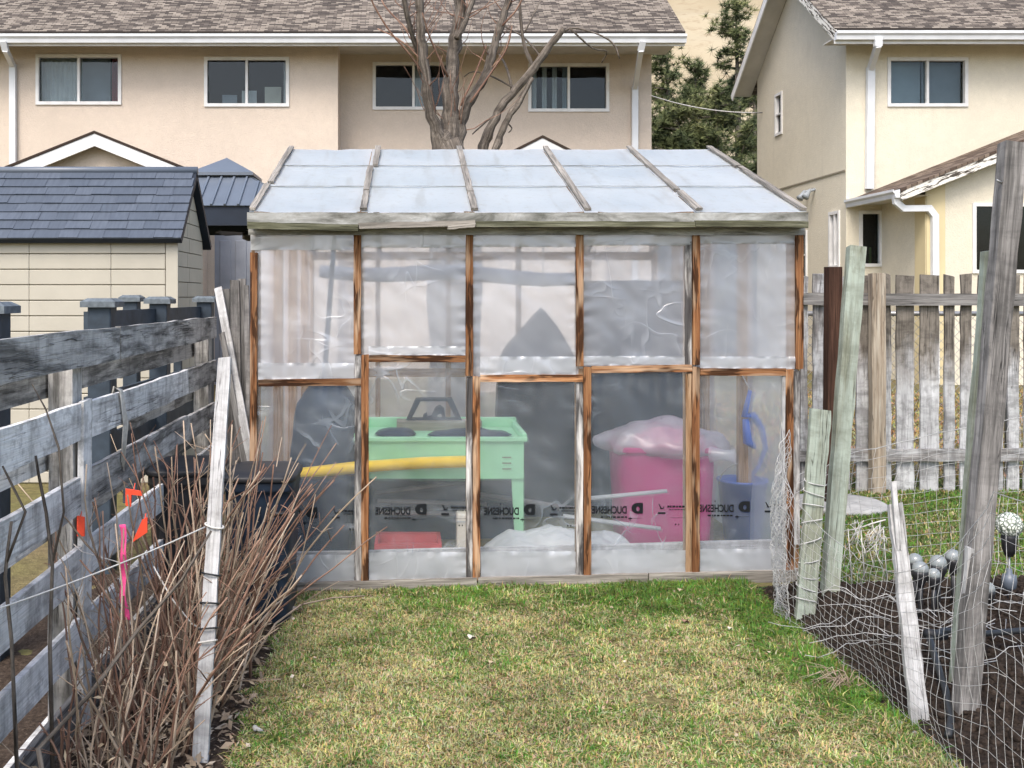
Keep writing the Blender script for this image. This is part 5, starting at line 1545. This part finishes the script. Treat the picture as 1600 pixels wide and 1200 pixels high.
# strings, ribbon, tags
mb = MB(); s0 = stkB.lerp(stkA, .56)
mb.tube(sag(s0 + Vector((-.03, -.02, 0)), P(-30, 960, 2.9), 16, .012), .0028, 5)
tag(mb.build('string', M['string']), 'white string stretched from the pale stake along the canes', 'string')
mb = MB(); mb.tube([P(115, 850, 3.75), P(128, 862, 3.72), P(150, 868, 3.70), P(190, 880, 3.62), P(215, 885, 3.6)], .002, 4)
tag(mb.build('string', M['string']), 'short loose string tied to the fence cover board', 'string')
mb = MB(); mb.tube([P(240, 885, 3.75), P(268, 935, 3.75), P(300, 975, 3.75), P(318, 985, 3.75)], .003, 4)
tag(mb.build('string', M['string']), 'slack white string drooping to the pale stake', 'string')
mb = MB(); rY = 3.55
def rib(u, v): return P(186 + 9 * u + 6 * v + 2 * math.sin(v * 7), 820 + 150 * v, rY) + Vector((0, .012 * math.sin(v * 14 + u), 0))
mb.grid(rib, 3, 24)
rb = mb.build('marking_ribbon', M['pink_ribbon']); so = rb.modifiers.new('thick', 'SOLIDIFY'); so.thickness = .0015
tag(rb, 'bright pink marking ribbon hanging on the canes', 'ribbon')
for (x0, y0, x1, y1, Y, lab) in ((120, 806, 132, 838, 3.78, 'orange red plastic tag hanging on the fence cover board'), (196, 765, 222, 792, 3.70, 'red plastic clip on the canes above the pink ribbon'), (206, 812, 230, 848, 3.66, 'slanting orange red plastic tag among the canes')):
    mb = MB()
    sl = 16 if x0 == 206 else 0
    if x0 == 196: mb.poly([P(196, 764, Y), P(222, 768, Y), P(222, 775, Y), P(205, 773, Y), P(204, 792, Y), P(196, 790, Y)], (0, .012, 0))
    else: mb.poly([P(x0 + sl, y0, Y), P(x1, y0 + (2 if not sl else -4), Y), P(x1, y1 - sl, Y), P(x0, y1, Y)], (0, .006, 0))
    mb.tube([P((x0 + x1) / 2 + sl / 2, y0 + 1, Y), P((x0 + x1) / 2 + sl / 2 + 2, y0 - 10, Y + .01)], .002, 4)
    tag(mb.build('plastic_tag', M['orange_tag'], smooth=False), lab, 'tag')

# ================================================================== PICKET FENCE (right)
PYf = 7.9
pf = thing('picket_fence', 'weathered grey wooden picket fence behind the vegetable bed', 'fence', (PX(1430, PYf), PYf, .03))
pk = [(1251, 1262, 0), (1270, 1293, 0), (1313, 1326, 0), (1338, 1358, 1), (1381, 1391, 1), (1400, 1427, 1), (1437, 1466, 1), (1475, 1491, 1), (1501, 1517, 1), (1528, 1542, 1), (1551, 1567, 1), (1575, 1592, 1), (1600, 1618, 1), (1627, 1650, 1), (1660, 1680, 1)]
for a, b, wt in pk:
    g = PZ(781, PYf); z1 = PZ(430 + random.uniform(-2, 2), PYf); xc = PX((a + b) / 2, PYf); w = (b - a) / F * PYf
    mb = MB(); mb.bar((xc + random.uniform(-.008, .008), PYf, .02), (xc, PYf, z1), w, .02, seg=14, jit=.0045)
    p_ = mb.build('picket', M['picket_white'] if wt else M['picket'], pf, smooth=False)
for y, mm_ in ((468, 'grey_wood'), (712, 'picket')):
    for a, b in ((1236, 1368), (1369, 1700)):
        mb = MB(); z = PZ(y, PYf - .04) + random.uniform(-.006, .006)
        mb.bar((PX(a, PYf), PYf - .03, z), (PX(b, PYf), PYf - .03, z + random.uniform(-.006, .006)), .092, .038, seg=10, jit=.003); mb.build('rail', M[mm_], pf, smooth=False)
mb = MB(); xc = PX(1370, PYf - .08); mb.bar((xc, PYf - .085, .0), (xc, PYf - .085, PZ(428, PYf)), .105, .07, seg=10, jit=.003); mb.build('post', M['tan_wood'], pf, smooth=False)
# darker tops: cut end caps of pickets are plain wood, the brown post stands free
mb = MB(); xb = PX(1301, 7.3); mb.bar((PX(1299, 7.3), 7.3, gz(3)), (PX(1302, 7.3), 7.3, PZ(417, 7.3)), .095, .09, seg=6, jit=.002)
tag(mb.build('brown_post', M['brown_post'], smooth=False), 'dark brown square post between the greenhouse and the green stakes', 'post')
# chain link behind
cl = thing('chain_link_fence', 'grey chain link fence behind the wooden pickets', 'fence', (4.5, 8.5, .05))
cy = 8.5; czT = PZ(490, cy); cx0, cx1 = PX(1245, cy), PX(1720, cy)
mb = MB(); mb.tube([(cx0, cy, czT), (cx1, cy, czT)], .02, 8); mb.build('top_rail', M['wire'], cl)
for x in (cx0 + .3, cx0 + 1.75):
    mb = MB(); mb.tube([(x, cy, 0), (x, cy, czT)], .025, 8); mb.build('post', M['wire'], cl)
mb = MB(); h = czT - .06; zl = .06
x = cx0 - h
while x < cx1 + h:
    for s in (1, -1):
        xa, xb_ = (x, x + h * s)
        za, zb2_ = zl, czT
        # clip to the run
        if s == 1 and xb_ < cx0 or s == -1 and xa < cx0 or s == 1 and xa > cx1 or s == -1 and xb_ > cx1: continue
        pa_, pb_ = Vector((xa, cy, za)), Vector((xb_, cy, zb2_))
        def clip(p, q, lim, less):
            if (p.x < lim) == less and (q.x < lim) != less or (p.x > lim) != less and False:
                return p.lerp(q, (lim - p.x) / (q.x - p.x))
            return p
        pa_, pb_ = clip(pa_, pb_, cx0, True), clip(pb_, pa_, cx0, True)
        mb.tube([pa_, pb_], .0022, 3, smooth=False)
    x += .075
mb.build('mesh', M['wire'], cl)['kind'] = 'stuff'
# stepping disc
mb = MB(); c = G(1305, 792); mb.lathe((c.x + .02, c.y, gz(c.x)), [(.33, 0), (.335, .015), (.33, .03), (.30, .045), (.05, .05)], 36)
tag(mb.build('stone_disc', M['stone_disc']), 'round grey disc lying on the grass by the picket fence', 'disc')

# ------------------------------------------------------------------ bed stakes
def stake(top, bot, Yt, w, th, mat, label, w1=None, extra=None):
    b = G(*bot); b.z -= .03
    a = P(*top, Yt)
    r = thing('bed_stake', label, 'stake', tuple(b), 'stakes around the vegetable bed')
    mb = MB(); mb.bar(b, a, w, th, seg=16, jit=.003, w1=w1); mb.build('shaft', M[mat], r, smooth=False)
    return r, a, b
s1_, a1_, b1_ = stake((1338, 386), (1293, 952), 5.25, .075, .05, 'mint_wood', 'tall mint green stained stake at the corner of the vegetable bed', .088)
s2_, a2_, b2_ = stake((1282, 640), (1256, 975), 4.95, .085, .03, 'mint_wood', 'short mint green board bound with netting at the bed corner', .095)
s3_, a3_, b3_ = stake((1582, 224), (1504, 1135), 3.72, .072, .055, 'dark_grey_wood', 'tall leaning dark grey timber post in the vegetable bed', .078)
mb = MB(); p = b3_.lerp(a3_, .93) ; mb.tube([p + Vector((-.035, -.02, 0)), p + Vector((-.062, -.03, .012))], .004, 6); mb.build('nail', M['wire'], s3_)
s4_, a4_, b4_ = stake((1545, 392), (1490, 1105), 3.85, .045, .03, 'mint_wood', 'mint green stake leaning beside the dark timber post', .045)
s5_, a5_, b5_ = stake((1398, 787), (1440, 1140), 3.85, .065, .022, 'white_stake', 'short pale split stake slanting at the front of the bed', .05)
mb = MB(); mb.bar(P(1404, 860, 3.80), P(1396, 752, 3.83), .018, .012, seg=3, jit=.001); mb.build('splinter', M['white_stake'], s5_)
s6_, a6_, b6_ = stake((1515, 855), (1497, 1120), 3.66, .028, .02, 'white_stake', 'narrow white lath tied low on the timber post', .024)
mb = MB()
for k in range(9):     # netting cord wound round the short board
    t = .12 + .07 * k
    p = b2_.lerp(a2_, t)
    mb.tube([p + Vector((.052 * math.cos(q), .024 * math.sin(q), .03 * math.sin(q * .5 + k))) for q in [2 * math.pi * i / 12 for i in range(13)]], .0028, 4)
mb.build('binding', M['net'], s2_)

# ------------------------------------------------------------------ netting
def net(name, label, path, top, cell=.052, rad=.0009, sagf=.02, sd=0, bottom=None):
    """path: list of ground points; top(t) height along it; strands follow a sagging sheet"""
    path = [Vector(p) for p in path]
    L = [0]
    for i in range(1, len(path)): L.append(L[-1] + (path[i] - path[i - 1]).length)
    T = L[-1]
    def at(s):
        s = max(0, min(T, s))
        for i in range(len(path) - 1):
            if s <= L[i + 1]: return path[i].lerp(path[i + 1], (s - L[i]) / max(1e-6, L[i + 1] - L[i]))
        return path[-1]
    nu, rows = int(T / cell), int(.80 / cell)
    def pt(i, j):
        t = i / nu; p = at(T * t)
        hgt = top(t) * j / rows
        hgt += .012 * nz(t * 14, j * .3, sd) + .006 * nz(t * 50, j, sd)
        lat = .035 * nz(t * 7, j * .22, sd + 4) + .012 * nz(t * 30, j * .7, sd + 8)
        along = .02 * nz(t * 9, j * .4, sd + 2)
        q = at(T * t + along)
        z0 = gz(q.x) + .012
        return Vector((q.x + lat - .03 * math.sin(math.pi * j / rows), q.y + lat * .5, z0 + max(0, hgt)))
    grid_ = [[pt(i, j) for j in range(rows + 1)] for i in range(nu + 1)]
    mb = MB()
    for j in range(rows + 1): mb.tube([grid_[i][j] for i in range(nu + 1)], rad * (1.9 if j in (0, rows) else 1), 3, cap=False)
    for i in range(nu + 1): mb.tube(grid_[i], rad * (1.6 if i in (0, nu) else .85), 3, cap=False)
    return tag(mb.build(name, M['net']), label, 'netting')
net('garden_netting', 'white netting sagging along the lawn side of the vegetable bed', [(1.86, 5.12, 0), (1.76, 4.85, 0), (1.785, 4.4, 0), (1.80, 3.9, 0), (1.76, 3.45, 0), (1.72, 3.0, 0), (1.70, 2.5, 0)],
    lambda t: .90 - .42 * math.sin(min(1, t * 1.25) * math.pi) ** .8 + .25 * max(0, t - .6), sd=1)
net('garden_netting', 'wide meshed white netting at the far side of the vegetable bed', [(1.98, 5.2, 0), (2.4, 5.42, 0), (3.0, 5.48, 0), (3.7, 5.45, 0)], lambda t: .62 + .30 * t, cell=.06, rad=.0013, sd=5)
net('garden_netting', 'gathered white netting bunched against the short mint board', [(1.90, 5.1, 0), (1.80, 4.99, 0), (1.75, 4.86, 0), (1.77, 4.74, 0)], lambda t: .86 - .25 * t, cell=.021, rad=.0013, sd=11)
# loose bundle of netting on the soil
mb = MB()
for k in range(46):
    c = Vector((random.uniform(2.0, 2.9), random.uniform(4.0, 4.9), 0)); q = []
    an = random.random() * 6.28
    for i in range(7):
        an += random.gauss(0, .5); c = c + Vector((math.cos(an), math.sin(an), 0)) * .06
        c.z = bedz(c.x, c.y) + .03 + .06 * abs(nz(c.x * 6, c.y * 6, 3)); q.append(c.copy())
    mb.tube(q, .0018, 3)
tag(mb.build('netting_tangle', M['net']), 'tangled spare netting lying on the dark soil', 'netting')
# fallen fringe of cut net near the corner
mb = MB()
for k in range(26):
    c = P(random.uniform(1335, 1385), random.uniform(812, 832), 5.3)
    q = [c]
    for i in range(4): c = c + Vector((random.gauss(0, .02), random.gauss(0, .02), -random.uniform(.0, .05 if k < 20 else .10))); q.append(c)
    mb.tube(q, .0022, 3)
mb.tube([P(1318, 830, 5.35), P(1340, 826, 5.33), P(1362, 818, 5.3), P(1384, 812, 5.28)], .004, 4)
for k in (1325, 1345, 1380): mb.tube([P(k, 826, 5.33), (PX(k, 5.33) + .02, 5.33, gz(2.3) + .05)], .003, 4)
tag(mb.build('net_fringe', M['string']), 'cut white fringe of netting hanging behind the bed', 'netting')

# ------------------------------------------------------------------ solar lights
SL_=iter(['clear domed solar light tucked behind the short pale split stake','clear domed solar light with a white stem sleeve by the split stake','tallest clear domed solar light midway between split stake and timber post','small low solar light under the tallest domed one','clear domed solar light close behind the mint leaning stake','low domed solar light right of the timber post'])
def solar(px, py, Y, r, label, kind='ball'):
    x = PX(px, Y); g = bedz(x, Y) - .02; z = PZ(py, Y)
    o = thing('solar_light', label, 'garden light', (x, Y, g), 'solar lights in the vegetable bed')
    mb = MB(); mb.tube([(x, Y, g - .02), (x, Y, z - r * 1.5)], .011 if kind == 'ball' else .005, 8); mb.build('stake', M['black_metal'] if kind == 'ball' else M['wire'], o)
    mb = MB(); kk = 1 if kind == 'ball' else .62; mb.lathe((x, Y, z - r * (.9 if kind == 'ball' else 1.0)), [(r * .30, -r * 1.5), (r * .55, -r * .9), (r * .95 * kk, -r * .1), (r * 1.0 * kk, r * .35), (r * .96 * kk, r * (.72 if kind == 'ball' else .35))], 16); mb.build('collar', M['black_metal'], o)
    mb = MB(); mb.lathe((x, Y, z), [(r * math.sin(q), -r * math.cos(q)) for q in [(1.3 if kind == 'ball' else .35) + (math.pi - (1.32 if kind == 'ball' else .37)) * i / 12 for i in range(13)]], 20); mb.build('globe', M['clear_bulb'] if kind == 'ball' else M['crackle_glass'], o)
    if kind != 'ball':
        mb = MB(); zc = PZ(908, Y); mb.lathe((x, Y, zc), [(.012, .06), (.014, .035), (.03, .03), (.034, 0), (.03, -.03), (.012, -.045)], 14); mb.build('lantern', M['metal_roof'], o)
lab = 'clear domed solar light on a black stem in the vegetable bed'
for px, py, Y, r in ((1430, 876, 4.85, .035), (1438, 889, 4.7, .036), (1466, 880, 4.75, .038), (1459, 898, 4.68, .030), (1489, 870, 4.85, .036), (1543, 920, 4.75, .033)): solar(px, py, Y, r, next(SL_))
solar(1577, 820, 4.9, .060, 'crackled glass globe light on a thin tall stem', 'globe')
# irrigation hose
mb = MB()
hp = [P(1600, 985, 4.2), P(1540, 990, 4.15), P(1475, 985, 4.1), P(1452, 995, 4.05), P(1462, 1030, 3.9), P(1478, 1080, 3.75), P(1486, 1130, 3.62), P(1482, 1165, 3.5)]
hp = [Vector((p.x, p.y, max(p.z, bedz(p.x, p.y) + .012))) for p in hp]
hp[-1].z = bedz(hp[-1].x, hp[-1].y) + .01; hp[-2].z = max(hp[-2].z, bedz(hp[-2].x, hp[-2].y) + .012)
mb.tube([hp[0] + Vector((1.0, .05, -.02))] + hp, .013, 8)
ho = tag(mb.build('irrigation_hose', M['black_rubber']), 'black irrigation hose bending over the bed edge', 'hose')
mb = MB(); mb.tube([hp[2] - Vector((0, 0, .02)), hp[3] + Vector((-.01, 0, .012))], .02, 10); mb.build('coupling', M['black_plastic'], ho)
# soil clods
mb = MB()
def rock(mb, c, r):
    ph = random.random() * 6
    v = []
    for a_, z_ in ((4, -.5), (5, .15), (3, .8)):
        for q in range(a_):
            an = ph + 2 * math.pi * q / a_; rr_ = r * math.sqrt(max(.15, 1 - z_ * z_)) * random.uniform(.75, 1.2)
            v.append(c + Vector((rr_ * math.cos(an), rr_ * math.sin(an), z_ * r * random.uniform(.7, 1))))
    f = [(0, 1, 5), (1, 6, 5), (1, 2, 6), (2, 7, 6), (2, 3, 7), (3, 8, 7), (3, 0, 8), (0, 4, 8), (0, 5, 4), (4, 5, 9), (5, 6, 9), (6, 10, 9), (6, 7, 10), (7, 11, 10), (7, 8, 11), (8, 4, 11), (4, 9, 11), (9, 10, 11)]
    mb.add(v, f, None, True)
for i in range(5200):
    x, y = random.uniform(BED_X + .0, 3.6), random.uniform(2.7, 5.36)
    r = abs(random.gauss(0, .009)) + .005
    rock(mb, Vector((x, y, bedz(x, y) + r * .25)), r)
o = mb.build('soil_clods', M['clod']); o['kind'] = 'stuff'; o['label'] = 'dark crumbly soil clods over the vegetable bed'; o['category'] = 'soil'
for (px, py, r), stl in zip(((1405, 1136, .022), (1428, 1150, .018), (1404, 1100, .02), (1536, 1118, .012), (1412, 1165, .012)), ('larger pale stone left of the short split stake foot', 'pale stone just below the short split stake foot', 'pale stone caught under the netting hem', 'tiny stone right of the timber post foot', 'tiny stone at the lawn edge of the dark bed')):
    c = G(px, py); mb = MB(); c.z += r * .5
    for k in range(1): rock(mb, c, r)
    o = mb.build('stone', M['stone_disc']); sb = o.modifiers.new('s', 'SUBSURF'); sb.levels = sb.render_levels = 2
    tag(o, stl, 'stone', 'stones at the bed edge')

# ================================================================== GRASS
def grass(name, label, n, xr, yr, keep, hgt, colfn, wid=.0026, seed=3):
    rg = np.random.default_rng(seed)
    pts = []
    x = rg.uniform(*xr, n); y = rg.uniform(*yr, n)
    k = keep(x, y); x, y = x[k], y[k]; n = len(x)
    h = hgt(x, y, rg)
    an = rg.uniform(0, 2 * np.pi, n); bend = np.abs(rg.normal(1.3, .8, n))
    dx, dy = np.cos(an), np.sin(an)
    z = np.clip(.025 * (x - 1.2), -.09, .05) + .002
    sx, sy = -dy * wid * rg.uniform(.6, 1.3, n), dx * wid * rg.uniform(.6, 1.3, n)
    V = np.empty((n, 5, 3), np.float32)
    m = .55
    mx, my, mz = x + dx * h * bend * .28, y + dy * h * bend * .28, z + h * m / np.sqrt(1 + .15 * bend ** 2)
    tx, ty, tz_ = x + dx * h * bend * .85, y + dy * h * bend * .85, z + h / np.sqrt(1 + bend ** 2)
    V[:, 0] = np.stack([x - sx, y - sy, z], 1); V[:, 1] = np.stack([x + sx, y + sy, z], 1)
    V[:, 2] = np.stack([mx - sx * .8, my - sy * .8, mz], 1); V[:, 3] = np.stack([mx + sx * .8, my + sy * .8, mz], 1)
    V[:, 4] = np.stack([tx, ty, tz_], 1)
    b = (np.arange(n) * 5)[:, None]
    F3 = np.concatenate([b + np.array([0, 1, 3]), b + np.array([0, 3, 2]), b + np.array([2, 3, 4])], 1).reshape(-1)
    me = bpy.data.meshes.new(name)
    me.vertices.add(n * 5); me.vertices.foreach_set('co', V.reshape(-1))
    me.loops.add(n * 9); me.loops.foreach_set('vertex_index', F3.astype(np.int32))
    me.polygons.add(n * 3); me.polygons.foreach_set('loop_start', np.arange(0, n * 9, 3, dtype=np.int32)); me.polygons.foreach_set('loop_total', np.full(n * 3, 3, np.int32))
    me.update()
    col = colfn(x, y, rg)
    at = me.attributes.new('col', 'FLOAT_COLOR', 'POINT')
    cc = np.ones((n, 5, 4), np.float32); cc[:, :, :3] = col[:, None, :]
    at.data.foreach_set('color', cc.reshape(-1))
    me.materials.append(M['grass_blade'])
    o = bpy.data.objects.new(name, me); C.objects.link(o)
    o['kind'] = 'stuff'; o['label'] = label; o['category'] = 'grass'
    return o
def vnoise(x, y, f, sd):
    """cheap smooth value noise"""
    r = np.random.default_rng(sd).random((64, 64))
    u, v = x * f + 20, y * f + 20
    i, j = np.floor(u).astype(int), np.floor(v).astype(int); a, b = u - i, v - j
    a, b = a * a * (3 - 2 * a), b * b * (3 - 2 * b)
    g = lambda p, q: r[p % 64, q % 64]
    return (g(i, j) * (1 - a) + g(i + 1, j) * a) * (1 - b) + (g(i, j + 1) * (1 - a) + g(i + 1, j + 1) * a) * b
def greenness(x, y):
    g = .13 + .7 * (vnoise(x, y, 2.2, 1) - .5) + .8 * (vnoise(x, y, 6, 2) - .5) + .3 * (vnoise(x, y, 15, 9) - .5)
    g += .75 * np.clip((y - 4.55) / .75, 0, 1) * np.clip((x + .55) / .7, 0, 1)       # lush by the greenhouse
    g += .85 * np.exp(-((x - 1.68) / .16) ** 2) * np.clip((y - 3.4) / .5, 0, 1)       # along the bed
    return np.clip(g, 0, 1)
def gcol(x, y, rg):
    g = greenness(x, y); n = len(x)
    isg = rg.random(n) < (.22 + .72 * g)
    green = np.stack([rg.uniform(.075, .17, n), rg.uniform(.16, .29, n), rg.uniform(.02, .06, n)], 1)
    straw = np.stack([rg.uniform(.36, .60, n), rg.uniform(.325, .53, n), rg.uniform(.15, .28, n)], 1)
    brown = np.stack([rg.uniform(.12, .22, n), rg.uniform(.09, .16, n), rg.uniform(.04, .08, n)], 1)
    c = np.where(isg[:, None], green, straw)
    pt = .74 + .5 * vnoise(x, y, 7, 21)                                              # clumps differ in tone
    return np.where((rg.random(n) < .08)[:, None], brown, c) * pt[:, None]
grass('grass', 'short patchy spring grass of the lawn before the greenhouse', 240000, (-.75, 1.90), (2.9, 5.55),
      lambda x, y: (x > -.62 + .06 * (vnoise(x, y, 9, 7) - .5) * 2 + .0) & (x < 1.80 + .04 * (vnoise(x, y, 12, 8) - .5)) & (vnoise(x, y, 13, 12) > .10),
      lambda x, y, rg: rg.uniform(.009, .025, len(x)) * (.6 + 1.1 * vnoise(x, y, 16, 31)) * (1 + 1.0 * greenness(x, y) * rg.random(len(x))) + .03 * rg.random(len(x)) * np.exp(-((x - 1.70) / .10) ** 2), gcol, .0025)
grass('grass', 'grass growing beyond the vegetable bed up to the picket fence', 60000, (2.15, 6.0), (5.2, 8.4),
      lambda x, y: (y > 5.42), lambda x, y, rg: rg.uniform(.015, .04, len(x)),
      lambda x, y, rg: gcol(x, y, rg) * .85, .004, 5)
grass('grass', 'dry straw grass of the yard behind the picket fence', 50000, (2.3, 13), (8.4, 16),
      lambda x, y: vnoise(x, y, 3, 4) > .2, lambda x, y, rg: rg.uniform(.03, .08, len(x)),
      lambda x, y, rg: np.stack([rg.uniform(.25, .5, len(x)), rg.uniform(.2, .38, len(x)), rg.uniform(.08, .18, len(x))], 1), .008, 6)
# scraps on the lawn
for px, py, L, m, lab in ((740, 1003, .03, 'paper', 'small white paper scrap on the green lawn'), (404, 1148, .022, 'stone_disc', 'pale pebble on the lawn edge by the soil'), (1065, 929, .022, 'dry_leaf', 'curled tan leaf on the grass near the greenhouse'), (1142, 990, .016, 'paper', 'tiny white scrap on the lawn near the bed'), (1072, 978, .02, 'cane', 'dark dry leaf on the green lawn'), (770, 1044, .02, 'dry_leaf', 'curled brown leaf in the middle of the lawn')):
    c = G(px, py); mb = MB(); c.z += .02
    mb.grid(lambda u, v: c + Vector(((u - .5) * 2 * L * (1 - .6 * abs(v - .5)), (v - .5) * L * 1.3, .012 * math.sin(u * 3 + v * 2) + .006 * nz(u * 4, v * 4, px))), 6, 4)
    o = mb.build('lawn_scrap' if m == 'paper' else 'fallen_leaf' if m in ('dry_leaf', 'cane') else 'pebble', M[m]); q = o.modifiers.new('s', 'SOLIDIFY'); q.thickness = .012 if m == 'stone_disc' else .001
    tag(o, lab, 'scrap' if m == 'paper' else 'leaf' if m in ('dry_leaf', 'cane') else 'pebble')

mb = MB()
for i in range(420):                      # crumbs of dead leaf and soil in the turf
    x, y = random.uniform(-.58, 1.75), random.uniform(3.0, 5.5); c = Vector((x, y, gz(x) + .016 + random.random() * .01))
    an = random.random() * 6.28; L = random.uniform(.004, .013)
    d = Vector((math.cos(an), math.sin(an), random.gauss(0, .3))) * L; s = Vector((-math.sin(an), math.cos(an), random.gauss(0, .6))) * L * random.uniform(.3, .7)
    mb.add([c - d, c + s, c + d, c - s], [(0, 1, 2, 3)], [Vector((random.uniform(0, 90), 0, 0))] * 4)
o = mb.build('lawn_litter', M['leaf_litter'], smooth=False); o['kind'] = 'stuff'; o['label'] = 'crumbs of dead leaf scattered in the lawn'; o['category'] = 'leaf litter'
mb = MB()
tc = G(1325, 1078)
for i in range(46):
    an = random.gauss(2.6, .9); L = random.uniform(.06, .17); d = Vector((math.cos(an), math.sin(an) * .8, 0))
    p0 = tc + Vector((random.gauss(0, .02), random.gauss(0, .02), 0))
    mb.tube([p0, p0 + d * L * .4 + Vector((0, 0, L * .45)), p0 + d * L + Vector((0, 0, L * random.uniform(.05, .5)))], [.0022, .0018, .0006], 3)
tag(mb.build('dry_grass_tuft', M['pale_cane']), 'pale dry grass tuft at the lawn edge under the netting', 'grass tuft')
